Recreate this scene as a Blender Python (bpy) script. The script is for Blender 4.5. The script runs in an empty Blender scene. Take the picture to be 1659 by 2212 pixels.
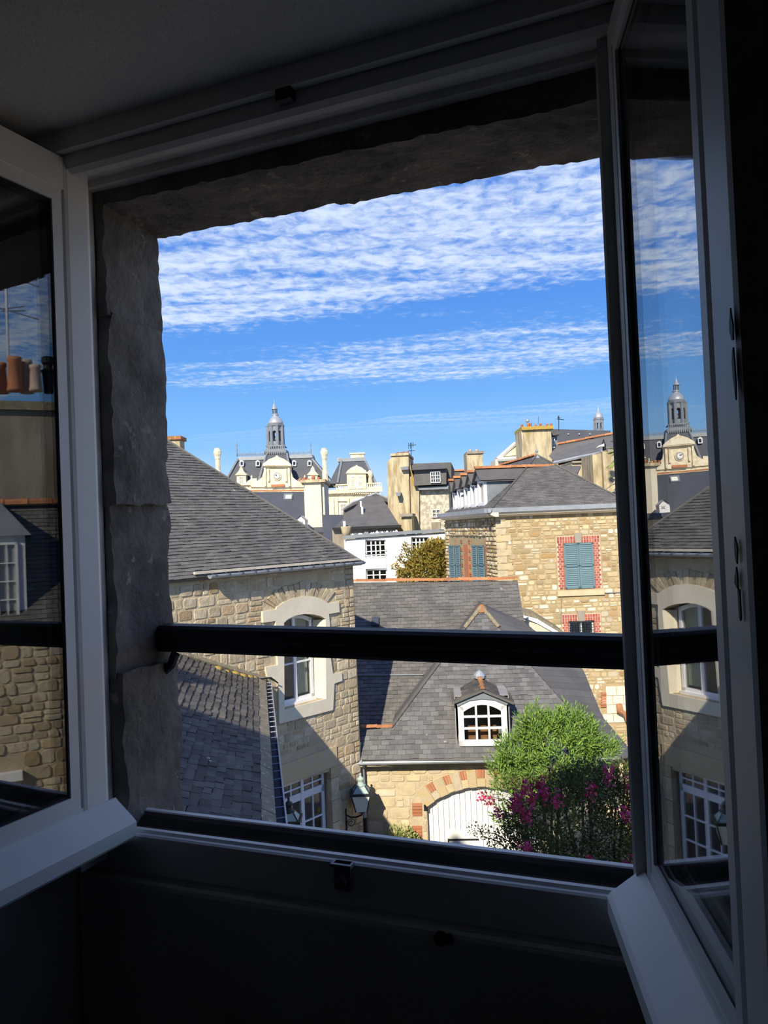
import bpy, bmesh, math, random
from mathutils import Vector, Matrix, noise
from mathutils.geometry import tessellate_polygon

scene = bpy.context.scene
COL = scene.collection
R = math.radians
Z = Vector((0, 0, 1))

# ------------------------------------------------------------------ camera
FPX, CX, CY = 1661.0, 829.5, 1106.0
PITCH, ROLL, YAW = math.atan(35 / FPX), R(2.35), R(21.6)
CAM = Vector((0, 0, 7.7))                      # eye 7.7 m above the courtyard, 1.52 m above the room's floor


def cdir(az):
    """horizontal direction at `az` degrees to the right of the camera heading"""
    a = R(az) - YAW
    return Vector((math.sin(a), math.cos(a), 0))


fwd_h = cdir(0)
right_h = cdir(90)
FWD = (fwd_h * math.cos(PITCH) + Z * math.sin(PITCH))
UP0 = right_h.cross(FWD)
cR, sR = math.cos(ROLL), math.sin(ROLL)
# true up leans left in the picture: camera axes are rolled the other way
AX = right_h * cR - UP0 * sR
AY = right_h * sR + UP0 * cR
cam_d = bpy.data.cameras.new('camera')
cam_o = bpy.data.objects.new('camera', cam_d)
COL.objects.link(cam_o)
m = Matrix((AX, AY, -FWD)).transposed().to_4x4()
m.translation = CAM
cam_o.matrix_world = m
cam_d.sensor_fit = 'VERTICAL'
cam_d.sensor_height = 36.0
cam_d.sensor_width = 27.0
cam_d.lens = FPX / 2212 * 36.0
cam_d.clip_start = 0.02
cam_d.clip_end = 2000
scene.camera = cam_o


def ray(px, py):
    return AX * ((px - CX) / FPX) + AY * (-(py - CY) / FPX) + FWD


def P(px, py, D):
    return CAM + ray(px, py) * D


def proj(p):
    d = p - CAM
    f = d.dot(FWD)
    if f < .05:
        return None
    return CX + FPX * d.dot(AX) / f, CY - FPX * d.dot(AY) / f


# ------------------------------------------------------------------ light
SUN_AZ, SUN_EL = 17.0, 33.55                   # where the light travels to (camera azimuth), height of the sun
sd = cdir(SUN_AZ) * math.cos(R(SUN_EL)) - Z * math.sin(R(SUN_EL))
sun = bpy.data.lights.new('sun_offscreen', 'SUN')
sun.energy = 5.6
sun.angle = R(0.6)
sun.color = (1.0, 0.90, 0.74)
sun_o = bpy.data.objects.new('sun_offscreen', sun)
COL.objects.link(sun_o)
sun_o.rotation_euler = sd.to_track_quat('-Z', 'Y').to_euler()
sun_o.location = (-6, -30, 40)


def build_world():
    w = bpy.data.worlds.new('sky')
    scene.world = w
    w.use_nodes = True
    nt = w.node_tree
    nt.nodes.clear()
    N = nt.nodes.new
    L = nt.links.new

    def math_(op, a, b=None, c=None):
        n = N('ShaderNodeMath')
        n.operation = op
        for i, v in enumerate((a, b, c)):
            if v is None:
                continue
            if isinstance(v, (int, float)):
                n.inputs[i].default_value = v
            else:
                L(v, n.inputs[i])
        return n.outputs[0]

    tc = N('ShaderNodeTexCoord')
    sep = N('ShaderNodeSeparateXYZ')
    L(tc.outputs['Generated'], sep.inputs[0])
    vx, vy, vz = sep.outputs
    r, f = cdir(90), cdir(0)
    cx = math_('ADD', math_('MULTIPLY', vx, r.x), math_('MULTIPLY', vy, r.y))
    cy = math_('ADD', math_('MULTIPLY', vx, f.x), math_('MULTIPLY', vy, f.y))
    zz = math_('MAXIMUM', vz, 0.03)
    X = math_('DIVIDE', cx, zz)
    Y = math_('DIVIDE', cy, zz)
    comb = N('ShaderNodeCombineXYZ')
    L(X, comb.inputs[0])
    L(Y, comb.inputs[1])
    # blue of the clear sky by height
    rp = N('ShaderNodeValToRGB')
    L(math_('MAXIMUM', vz, 0.0), rp.inputs[0])
    e = rp.color_ramp.elements
    e[0].position, e[0].color = 0.0, (.34, .60, .93, 1)
    e[1].position, e[1].color = 0.75, (.035, .12, .50, 1)
    for p_, c_ in ((.07, (.29, .58, .94, 1)), (.14, (.20, .47, .90, 1)), (.22, (.12, .34, .82, 1)), (.30, (.085, .27, .76, 1)), (.45, (.06, .21, .68, 1))):
        k = e.new(p_)
        k.color = c_
    # band position across the drift of the clouds
    def noise_(vec, scale, detail, rough, dist=0.0):
        n = N('ShaderNodeTexNoise')
        n.inputs['Scale'].default_value = scale
        n.inputs['Detail'].default_value = detail
        n.inputs['Roughness'].default_value = rough
        n.inputs['Distortion'].default_value = dist
        L(vec, n.inputs['Vector'])
        return n.outputs['Fac']
    wob = noise_(comb.outputs[0], .7, 3, .5)
    q = math_('ADD', math_('ADD', Y, math_('MULTIPLY', X, .36)), math_('MULTIPLY', math_('SUBTRACT', wob, .5), .9))
    qn = math_('DIVIDE', math_('FLOORED_MODULO', q, 7.0), 7.0)
    br = N('ShaderNodeValToRGB')
    L(qn, br.inputs[0])
    e = br.color_ramp.elements
    def g(v): return (v, v, v, 1)
    e[0].position, e[0].color = 0.0, g(.52)
    e[1].position, e[1].color = 1.0, g(.52)
    for q_, v_ in ((1.7, .66), (2.15, .60), (2.5, .72), (2.85, .62), (3.15, .70), (3.42, .52), (3.58, .22), (3.92, .20), (4.12, .46), (4.7, .60),
                   (5.35, .56), (5.65, .20), (6.4, .16)):
        k = e.new(q_ / 7)
        k.color = g(v_)
    # the lower bank thins out to one side
    q7 = math_('MULTIPLY', qn, 7.0)
    taper = math_('MULTIPLY', math_('MAXIMUM', math_('SUBTRACT', math_('SUBTRACT', q7, 4.2), math_('MULTIPLY', math_('ADD', X, 1.35), .60)), 0.0), .55)
    # fine puffs and streaks
    mp = N('ShaderNodeMapping')
    mp.inputs['Rotation'].default_value = (0, 0, R(20))
    mp.inputs['Scale'].default_value = (.28, 1.5, 1)
    L(comb.outputs[0], mp.inputs[0])
    puff = noise_(comb.outputs[0], 15.0, 5, .60, .4)
    big = noise_(mp.outputs[0], 3.0, 5, .58)
    dens = math_('ADD', math_('ADD', math_('MULTIPLY', math_('SUBTRACT', puff, .5), 1.0), math_('MULTIPLY', math_('SUBTRACT', big, .5), 1.0)),
                 math_('SUBTRACT', math_('SUBTRACT', br.outputs[0], taper), .20))
    mr = N('ShaderNodeMapRange')
    mr.interpolation_type = 'SMOOTHERSTEP'
    L(dens, mr.inputs[0])
    mr.inputs[1].default_value, mr.inputs[2].default_value = .06, .80
    mr.inputs[3].default_value, mr.inputs[4].default_value = 0, .92
    fade = N('ShaderNodeMapRange')
    fade.interpolation_type = 'SMOOTHSTEP'
    L(vz, fade.inputs[0])
    fade.inputs[1].default_value, fade.inputs[2].default_value = .10, .19
    fac = math_('MULTIPLY', mr.outputs[0], fade.outputs[0])
    # thin haze bank low over the roofs
    low = N('ShaderNodeMapRange')
    low.interpolation_type = 'SMOOTHSTEP'
    L(math_('ADD', vz, math_('MULTIPLY', math_('SUBTRACT', noise_(tc.outputs['Generated'], 6, 4, .5), .5), .10)), low.inputs[0])
    low.inputs[1].default_value, low.inputs[2].default_value = .12, .05
    low.inputs[3].default_value, low.inputs[4].default_value = 0, .42
    fac = math_('MAXIMUM', fac, low.outputs[0])
    mx = N('ShaderNodeMix')
    mx.data_type = 'RGBA'
    L(fac, mx.inputs[0])
    L(rp.outputs[0], mx.inputs[6])
    mx.inputs[7].default_value = (.70, .80, .95, 1)
    bg = N('ShaderNodeBackground')
    L(mx.outputs[2], bg.inputs[0])
    bg.inputs[1].default_value = 1.0
    out = N('ShaderNodeOutputWorld')
    L(bg.outputs[0], out.inputs[0])


build_world()
scene.view_settings.view_transform = 'Standard'
scene.view_settings.look = 'None'
scene.view_settings.gamma = 1.0
scene.view_settings.use_curve_mapping = False
scene.view_settings.exposure = 0.17
scene.cycles.use_denoising = True
scene.cycles.max_bounces = 10
scene.cycles.diffuse_bounces = 4
scene.cycles.glossy_bounces = 4
scene.cycles.transparent_max_bounces = 24
scene.cycles.caustics_reflective = False
scene.cycles.caustics_refractive = False


# ------------------------------------------------------------------ materials
def M(name, c1, c2=None, ns=3.0, rough=.85, rnd=0.0, pal=None, spot=None, sps=14.0, spt=.66, bump=0.0, bs=40.0, spec=.25, metal=0.0,
      stretch=None, wave=None):
    mt = bpy.data.materials.new(name)
    mt.use_nodes = True
    nt = mt.node_tree
    b = nt.nodes['Principled BSDF']
    N, L = nt.nodes.new, nt.links.new
    b.inputs['Roughness'].default_value = rough
    b.inputs['Specular IOR Level'].default_value = spec
    b.inputs['Metallic'].default_value = metal
    geo = N('ShaderNodeNewGeometry')
    vec = geo.outputs['Position']
    if stretch:
        mp = N('ShaderNodeMapping')
        mp.inputs['Scale'].default_value = stretch
        L(vec, mp.inputs[0])
        vec = mp.outputs[0]

    def noi(s, d=5, ro=.6):
        n = N('ShaderNodeTexNoise')
        n.inputs['Scale'].default_value = s
        n.inputs['Detail'].default_value = d
        n.inputs['Roughness'].default_value = ro
        L(vec, n.inputs['Vector'])
        return n.outputs['Fac']

    def ramp(src, p0, p1, lin=True):
        n = N('ShaderNodeMapRange')
        n.interpolation_type = 'SMOOTHSTEP'
        n.inputs[1].default_value, n.inputs[2].default_value = p0, p1
        L(src, n.inputs[0])
        return n.outputs[0]

    def mix(f, a, c, mode='MIX'):
        n = N('ShaderNodeMix')
        n.data_type = 'RGBA'
        n.blend_type = mode
        if isinstance(f, float):
            n.inputs[0].default_value = f
        else:
            L(f, n.inputs[0])
        for i, v in ((6, a), (7, c)):
            if isinstance(v, tuple):
                n.inputs[i].default_value = (*v, 1)
            else:
                L(v, n.inputs[i])
        return n.outputs[2]
    rand = None
    if rnd or pal:
        oi = N('ShaderNodeObjectInfo')
        ad = N('ShaderNodeMath')
        ad.operation = 'ADD'
        L(oi.outputs['Random'], ad.inputs[0])
        L(geo.outputs['Random Per Island'], ad.inputs[1])
        fr = N('ShaderNodeMath')
        fr.operation = 'FRACT'
        L(ad.outputs[0], fr.inputs[0])
        rand = fr.outputs[0]
    col = c1
    if pal:
        cr = N('ShaderNodeValToRGB')
        L(rand, cr.inputs[0])
        e = cr.color_ramp.elements
        e[0].position, e[0].color = 0, (*pal[0], 1)
        e[1].position, e[1].color = 1, (*pal[-1], 1)
        for i, c in enumerate(pal[1:-1]):
            k = e.new((i + 1) / (len(pal) - 1))
            k.color = (*c, 1)
        col = cr.outputs[0]
    if c2:
        col = mix(ramp(noi(ns), .35, .68), col, c2)
    if rnd:
        mr = N('ShaderNodeMapRange')
        ml = N('ShaderNodeMath')
        ml.operation = 'MULTIPLY'
        ml.inputs[1].default_value = 7.13
        L(rand, ml.inputs[0])
        f2 = N('ShaderNodeMath')
        f2.operation = 'FRACT'
        L(ml.outputs[0], f2.inputs[0])
        L(f2.outputs[0], mr.inputs[0])
        mr.inputs[3].default_value, mr.inputs[4].default_value = 1 - rnd, 1 + rnd
        cc = N('ShaderNodeCombineColor')
        for i in range(3):
            L(mr.outputs[0], cc.inputs[i])
        col = mix(1.0, col, cc.outputs[0], 'MULTIPLY')
    if spot:
        col = mix(ramp(noi(sps, 4, .55), spt, spt + .05), col, spot)
    if isinstance(col, tuple):
        b.inputs['Base Color'].default_value = (*col, 1)
    else:
        L(col, b.inputs['Base Color'])
    if bump:
        bp = N('ShaderNodeBump')
        bp.inputs['Strength'].default_value = 1.0
        bp.inputs['Distance'].default_value = bump
        L(noi(bs, 6, .65), bp.inputs['Height'])
        L(bp.outputs[0], b.inputs['Normal'])
    return mt


def glass_mat(name, tint=(1, 1, 1), ior=1.5, rough=0.0):
    mt = bpy.data.materials.new(name)
    mt.use_nodes = True
    nt = mt.node_tree
    nt.nodes.clear()
    N, L = nt.nodes.new, nt.links.new
    fr = N('ShaderNodeFresnel')
    gm_ = N('ShaderNodeNewGeometry')
    mr = N('ShaderNodeMapRange')                 # the same coefficient on both faces of a sheet
    L(gm_.outputs['Backfacing'], mr.inputs[0])
    mr.inputs[3].default_value, mr.inputs[4].default_value = ior, 1 / ior
    L(mr.outputs[0], fr.inputs[0])
    tr = N('ShaderNodeBsdfTransparent')
    tr.inputs[0].default_value = (*tint, 1)
    gl = N('ShaderNodeBsdfGlossy')
    gl.inputs['Roughness'].default_value = rough
    gl.inputs['Color'].default_value = (1, 1, 1, 1)
    mx = N('ShaderNodeMixShader')
    L(fr.outputs[0], mx.inputs[0])
    L(tr.outputs[0], mx.inputs[1])
    L(gl.outputs[0], mx.inputs[2])
    o = N('ShaderNodeOutputMaterial')
    L(mx.outputs[0], o.inputs[0])
    return mt


STONE_PAL = [(.54, .44, .28), (.62, .53, .37), (.50, .41, .27), (.66, .58, .43), (.56, .48, .34), (.44, .28, .13), (.60, .51, .34), (.58, .52, .41), (.53, .43, .27), (.48, .33, .16)]
MT = dict(
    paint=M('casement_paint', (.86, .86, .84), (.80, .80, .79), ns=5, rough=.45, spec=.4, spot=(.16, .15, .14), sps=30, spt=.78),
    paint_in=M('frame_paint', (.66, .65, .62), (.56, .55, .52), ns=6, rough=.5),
    paint_dark=M('black_rubber', (.02, .02, .022), rough=.6),
    plaster=M('reveal_plaster', (.74, .73, .70), (.68, .67, .64), ns=2, rough=.9, bump=.002, bs=90),
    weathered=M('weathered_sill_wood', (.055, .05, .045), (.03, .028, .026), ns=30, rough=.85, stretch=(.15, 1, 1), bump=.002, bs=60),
    roomwall=M('room_wallpaint', (.34, .33, .31), (.28, .27, .26), ns=2, rough=.9),
    floorwood=M('room_floorboards', (.10, .065, .04), (.07, .045, .03), ns=3, rough=.5, stretch=(1, 12, 1)),
    granite=M('granite', (.22, .205, .185), (.13, .122, .112), ns=9, rough=.95, bump=.010, bs=38, spot=(.32, .30, .26), sps=24, spt=.64),
    rail=M('handrail_wood', (.030, .032, .034), (.018, .019, .02), ns=5, rough=.55, bump=.001, stretch=(.3, 1, 6)),
    iron=M('black_iron', (.012, .012, .013), rough=.5, spec=.4),
    mortar=M('lime_mortar', (.58, .49, .33), (.50, .41, .27), ns=5, rough=.95, bump=.02, bs=20),
    stone=M('rubble_stone', (.5, .4, .25), (.46, .38, .25), ns=7, rough=.92, rnd=.18, pal=STONE_PAL, bump=.02, bs=16),
    ashlar=M('ashlar_stone', (.5, .4, .25), (.50, .42, .28), ns=6, rough=.92, rnd=.12, pal=[(.60, .48, .27), (.66, .56, .36), (.52, .40, .21), (.64, .53, .33), (.60, .52, .38)], bump=.010, bs=24),
    mortar_r=M('sand_mortar', (.46, .36, .20), (.38, .30, .17), ns=4, rough=.95, bump=.02, bs=18),
    stone_r=M('fieldstone', (.5, .4, .25), rough=.92, rnd=.22, pal=[(.46, .36, .20), (.56, .46, .28), (.40, .31, .17), (.72, .66, .52), (.50, .40, .23), (.36, .23, .10), (.58, .49, .32)], bump=.015, bs=18),
    render=M('cream_render', (.76, .70, .55), (.70, .64, .49), ns=3, rough=.9, bump=.004, bs=40),
    render_y=M('stained_render', (.60, .51, .32), (.33, .27, .17), ns=2.6, rough=.95, stretch=(1.8, 1.8, .4), bump=.02, bs=10, spot=(.42, .28, .08), sps=2.6, spt=.63),
    render_g=M('grey_render', (.34, .31, .25), (.26, .22, .15), ns=1.6, rough=.95, stretch=(1.5, 1.5, .4), bump=.01, bs=14),
    whitewash=M('white_masonry', (.86, .86, .85), (.80, .80, .79), ns=1.2, rough=.9),
    whitestone=M('pale_rubble', (.66, .62, .50), (.36, .32, .24), ns=5.5, rough=.95, bump=.05, bs=5),
    white=M('white_joinery', (.84, .84, .82), (.78, .78, .77), ns=4, rough=.5),
    gate=M('gate_paint', (.86, .85, .80), (.80, .79, .73), ns=3, rough=.6, rnd=.03),
    slate=M('slate', (.150, .144, .132), (.115, .112, .105), ns=2.2, rough=.7, rnd=.17, spot=(.50, .46, .36), sps=5.5, spt=.735, bump=.004, bs=60, spec=.35),
    slate_l=M('old_slate', (.125, .112, .092), (.085, .08, .072), ns=2.0, rough=.8, rnd=.3, spot=(.55, .53, .47), sps=6.0, spt=.70, bump=.004, bs=50, spec=.2),
    slate_g=M('coach_slate', (.155, .154, .15), (.118, .118, .118), ns=3, rough=.65, rnd=.22, spot=(.45, .43, .37), sps=8.5, spt=.705, bump=.004, bs=60, spec=.4),
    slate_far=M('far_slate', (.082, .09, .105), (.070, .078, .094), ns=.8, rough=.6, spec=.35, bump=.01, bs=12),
    slate_b=M('dark_slate', (.135, .13, .122), (.108, .105, .10), ns=2, rough=.65, rnd=.12, bump=.01, bs=14),
    zinc=M('zinc', (.42, .45, .48), (.34, .37, .40), ns=4, rough=.45, spec=.5, metal=.3),
    lead=M('lead', (.22, .25, .27), (.18, .2, .22), ns=2, rough=.5, spec=.4),
    tile=M('ridge_tile', (.52, .21, .09), (.36, .17, .08), ns=9, rough=.85, rnd=.2, spot=(.46, .36, .10), sps=11, spt=.62),
    terracotta=M('terracotta', (.50, .20, .09), (.40, .17, .09), ns=6, rough=.85, rnd=.12),
    palepot=M('pale_pot', (.55, .42, .34), (.45, .32, .25), ns=6, rough=.85),
    brick=M('brick', (.40, .11, .07), rough=.9, pal=[(.42, .115, .075), (.34, .085, .06), (.46, .15, .10), (.36, .10, .075)], rnd=.15),
    brick_o=M('old_brick', (.46, .19, .09), rough=.9, pal=[(.48, .20, .10), (.40, .15, .07), (.52, .25, .13)], rnd=.15),
    joint=M('brick_joint', (.62, .52, .42), rough=.95),
    shutter=M('shutter_paint', (.145, .235, .265), (.125, .21, .24), ns=2, rough=.6),
    fascia=M('pale_fascia', (.66, .60, .47), (.56, .5, .4), ns=6, rough=.8),
    moss=M('mossy_edging', (.23, .20, .14), (.32, .27, .17), ns=9, rough=.95, bump=.01, bs=40, spot=(.55, .52, .44), sps=20, spt=.62),
    lichen=M('orange_lichen', (.50, .33, .06), (.36, .26, .09), ns=14, rough=.95, bump=.01, bs=40),
    gutterblue=M('painted_gutter', (.055, .068, .09), (.045, .052, .07), ns=7, rough=.7, spec=.2),
    limestone=M('town_hall_limestone', (.82, .75, .56), (.60, .51, .34), ns=1.6, rough=.9, bump=.03, bs=2),
    clock=M('clock_enamel', (.86, .86, .84), rough=.4),
    curtain=M('pale_curtain', (.55, .60, .45), (.45, .5, .38), ns=6, rough=.9),
    wood=M('bark', (.085, .065, .045), (.06, .048, .035), ns=8, rough=.95, bump=.01, bs=30),
    oleander=M('oleander_leaf', (.13, .24, .045), rough=.55, pal=[(.08, .17, .03), (.17, .30, .05), (.27, .40, .08), (.12, .23, .04), (.22, .35, .065)], rnd=.2),
    myrtle=M('myrtle_leaf', (.1, .15, .04), rough=.6, pal=[(.05, .08, .025), (.09, .13, .03), (.16, .20, .05), (.09, .06, .035), (.12, .16, .04)], rnd=.25),
    flower=M('magenta_petal', (.55, .05, .13), rough=.6, pal=[(.50, .04, .12), (.62, .08, .18), (.40, .02, .10), (.58, .10, .14)], rnd=.2),
    yellowleaf=M('autumn_leaf', (.3, .25, .05), rough=.7, pal=[(.26, .22, .04), (.36, .27, .05), (.19, .20, .04), (.30, .17, .035), (.24, .24, .06)], rnd=.25),
    paleleaf=M('pale_leaf', (.3, .33, .1), rough=.6, pal=[(.30, .34, .10), (.20, .26, .07), (.42, .42, .18), (.45, .36, .2)], rnd=.2),
    palm=M('palm_leaf', (.18, .24, .06), rough=.6, pal=[(.12, .17, .05), (.24, .27, .07), (.34, .31, .10)], rnd=.2),
    lampglass=M('frosted_lamp_glass', (.80, .83, .70), rough=.7, spec=.1),
    lampmetal=M('green_black_lamp_metal', (.022, .028, .03), rough=.45, spec=.4),
    lampcap=M('verdigris_cap', (.42, .52, .46), (.34, .44, .40), ns=8, rough=.5),
    ground=M('courtyard_gravel', (.42, .38, .31), (.34, .3, .25), ns=3, rough=.95, bump=.02, bs=30),
    rust=M('rusty_pipe', (.42, .2, .09), (.3, .15, .08), ns=8, rough=.85),
    alu=M('aerial_metal', (.35, .36, .38), rough=.4, metal=.7),
    glazing=glass_mat('window_glazing', (.985, .99, .985), 1.6),
    pane=glass_mat('house_glazing', (.88, .90, .90), 1.55),
)


# ------------------------------------------------------------------ helpers
class Fr:
    """a plane with origin o, axes U (along), V (up the plane), N (outward)"""

    def __init__(s, o, U, V, N=None):
        s.o, s.U, s.V = o, U.normalized(), V.normalized()
        s.N = N.normalized() if N else s.U.cross(s.V)

    def pt(s, u, v, w=0.0):
        return s.o + s.U * u + s.V * v + s.N * w

    def hit(s, px, py, w=0.0):
        r = ray(px, py)
        p0 = s.o + s.N * w
        p = CAM + r * ((p0 - CAM).dot(s.N) / r.dot(s.N)) - s.o
        return p.dot(s.U), p.dot(s.V)

    def hits(s, pts, w=0.0):
        return [s.hit(x, y, w) for x, y in pts]

    def at(s, u, v, w=0.0):
        return Fr(s.pt(u, v, w), s.U, s.V, s.N)

    def mat(s, u, v, w=0.0):
        m = Matrix((s.U, s.V, s.N)).transposed().to_4x4()
        m.translation = s.pt(u, v, w)
        return m


def vwall(px, py, D, az):
    return Fr(P(px, py, D), cdir(az), Z)


def slope(o, U, pitch):
    back = -(U.cross(Z))
    return Fr(o, U, back * math.cos(R(pitch)) + Z * math.sin(R(pitch)))


ORG = {}


class MB:
    def __init__(s):
        s.v, s.f = [], []

    def add(s, vs, fs):
        n = len(s.v)
        s.v += [Vector(x) for x in vs]
        s.f += [tuple(i + n for i in q) for q in fs]
        return s

    def box(s, fr, u0, u1, v0, v1, w0, w1):
        p = [fr.pt(u, v, w) for w in (w0, w1) for v in (v0, v1) for u in (u0, u1)]
        return s.add(p, [(0, 1, 3, 2), (4, 6, 7, 5), (0, 4, 5, 1), (2, 3, 7, 6), (0, 2, 6, 4), (1, 5, 7, 3)])

    def prism(s, fr, poly, w0, w1, holes=()):
        loops = [list(poly)] + [list(h) for h in holes]
        flat = [p for l in loops for p in l]
        n = len(flat)
        tri = tessellate_polygon([[Vector((a, b, 0)) for a, b in l] for l in loops])
        vs = [fr.pt(a, b, w0) for a, b in flat] + [fr.pt(a, b, w1) for a, b in flat]
        fs = [t for t in tri] + [tuple(i + n for i in t) for t in tri]
        k = 0
        for l in loops:
            m_ = len(l)
            for i in range(m_):
                a, b = k + i, k + (i + 1) % m_
                fs.append((a, b, b + n, a + n))
            k += m_
        return s.add(vs, fs)

    def sheet(s, pts):
        return s.add(pts, [tuple(range(len(pts)))])

    def tube(s, path, r, n=8, cap=True):
        path = [Vector(p) for p in path]
        rs = r if isinstance(r, (list, tuple)) else [r] * len(path)
        vs, fs = [], []
        prev = None
        for i, p in enumerate(path):
            d = (path[min(i + 1, len(path) - 1)] - path[max(i - 1, 0)]).normalized()
            if prev is None:
                a = d.cross(Z if abs(d.z) < .9 else Vector((1, 0, 0))).normalized()
            else:
                a = (prev - d * prev.dot(d)).normalized()
            prev = a
            b = d.cross(a)
            for k in range(n):
                t = 2 * math.pi * k / n
                vs.append(p + (a * math.cos(t) + b * math.sin(t)) * rs[i])
        for i in range(len(path) - 1):
            for k in range(n):
                k2 = (k + 1) % n
                fs.append((i * n + k, i * n + k2, (i + 1) * n + k2, (i + 1) * n + k))
        if cap:
            fs.append(tuple(range(n - 1, -1, -1)))
            fs.append(tuple((len(path) - 1) * n + k for k in range(n)))
        return s.add(vs, fs)

    def lathe(s, c, prof, n=12, ax=None, rot=0.0, sq=None):
        """prof: (radius, height) pairs, bottom to top"""
        c = Vector(c)
        vs, fs = [], []
        x, y = (ax or (right_h, fwd_h))
        for r_, h in prof:
            for k in range(n):
                t = 2 * math.pi * k / n + rot
                vs.append(c + x * (r_ * math.cos(t)) + y * (r_ * math.sin(t)) + Z * h)
        for i in range(len(prof) - 1):
            for k in range(n):
                k2 = (k + 1) % n
                fs.append((i * n + k, i * n + k2, (i + 1) * n + k2, (i + 1) * n + k))
        fs.append(tuple(range(n - 1, -1, -1)))
        fs.append(tuple((len(prof) - 1) * n + k for k in range(n)))
        return s.add(vs, fs)

    def profile(s, fr, prof, u0, u1):
        """closed (w, v) outline run along U"""
        n = len(prof)
        vs = [fr.pt(u0, v, w) for w, v in prof] + [fr.pt(u1, v, w) for w, v in prof]
        fs = [(i, (i + 1) % n, (i + 1) % n + n, i + n) for i in range(n)]
        tri = tessellate_polygon([[Vector((a, b, 0)) for a, b in prof]])
        fs += [t for t in tri] + [tuple(i + n for i in t) for t in tri]
        return s.add(vs, fs)

    def build(s, name, mat, parent=None, origin=None, smooth=False, kind=None, label=None):
        o_ = ORG[parent] if parent else (Vector(origin) if origin else Vector((0, 0, 0)))
        me = bpy.data.meshes.new(name)
        me.from_pydata([v - o_ for v in s.v], [], s.f)
        me.materials.append(mat)
        if smooth:
            me.polygons.foreach_set('use_smooth', [True] * len(me.polygons))
        bm = bmesh.new()
        bm.from_mesh(me)
        bmesh.ops.recalc_face_normals(bm, faces=bm.faces)
        bm.to_mesh(me)
        bm.free()
        ob = bpy.data.objects.new(name, me)
        COL.objects.link(ob)
        if parent:
            ob.parent = parent
        else:
            ob.location = o_
        ORG[ob] = o_
        if kind:
            ob['kind'] = kind
        if label:
            ob['label'] = label
        return ob


def thing(name, label, cat, loc, group=None, kind=None):
    o = bpy.data.objects.new(name, None)
    COL.objects.link(o)
    o.location = loc
    o.empty_display_size = .2
    ORG[o] = Vector(loc)
    tag(o, label, cat, group, kind)
    return o


def tag(o, label=None, cat=None, group=None, kind=None):
    if label: o['label'] = label
    if cat: o['category'] = cat
    if group: o['group'] = group
    if kind: o['kind'] = kind
    return o


def inst(name, me, mw, parent, scale=None):
    o = bpy.data.objects.new(name, me)
    COL.objects.link(o)
    o.parent = parent
    m_ = mw.copy()
    m_.translation = mw.translation - ORG[parent]
    if scale:
        m_ = m_ @ Matrix.Diagonal((*scale, 1))
    o.matrix_local = m_
    ORG[o] = mw.translation
    return o


def box_part(name, fr, u0, u1, v0, v1, w0, w1, mat, parent, **k):
    return MB().box(fr, u0, u1, v0, v1, w0, w1).build(name, mat, parent, **k)


# ---- scan conversion of outlines into rows
def spans(poly, v):
    xs = []
    n = len(poly)
    for i in range(n):
        (a, b), (c, d) = poly[i], poly[(i + 1) % n]
        if (b > v) != (d > v):
            xs.append(a + (v - b) * (c - a) / (d - b))
    xs.sort()
    return list(zip(xs[::2], xs[1::2]))


def inter(A, B):
    return [(max(a, c), min(b, d)) for a, b in A for c, d in B if min(b, d) - max(a, c) > 1e-4]


def minus(A, B):
    for c, d in B:
        nA = []
        for a, b in A:
            if d <= a or c >= b:
                nA.append((a, b))
            else:
                if c - a > 1e-3: nA.append((a, c))
                if b - d > 1e-3: nA.append((d, b))
        A = nA
    return A


def rows_spans(poly, holes, v0, v1):
    e = (v1 - v0) * .12
    A = inter(spans(poly, v0 + e), spans(poly, v1 - e))
    for h in holes:
        for v in (v0 + e, (v0 + v1) / 2, v1 - e):
            A = minus(A, spans(h, v))
    return A


def score(p, area):
    q = proj(p)
    d2 = (p - CAM).length_squared
    s_ = area / d2
    if q is None or not (330 < q[0] < 1400 and 820 < q[1] < 1900):
        s_ *= 1e-3
    return s_


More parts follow.
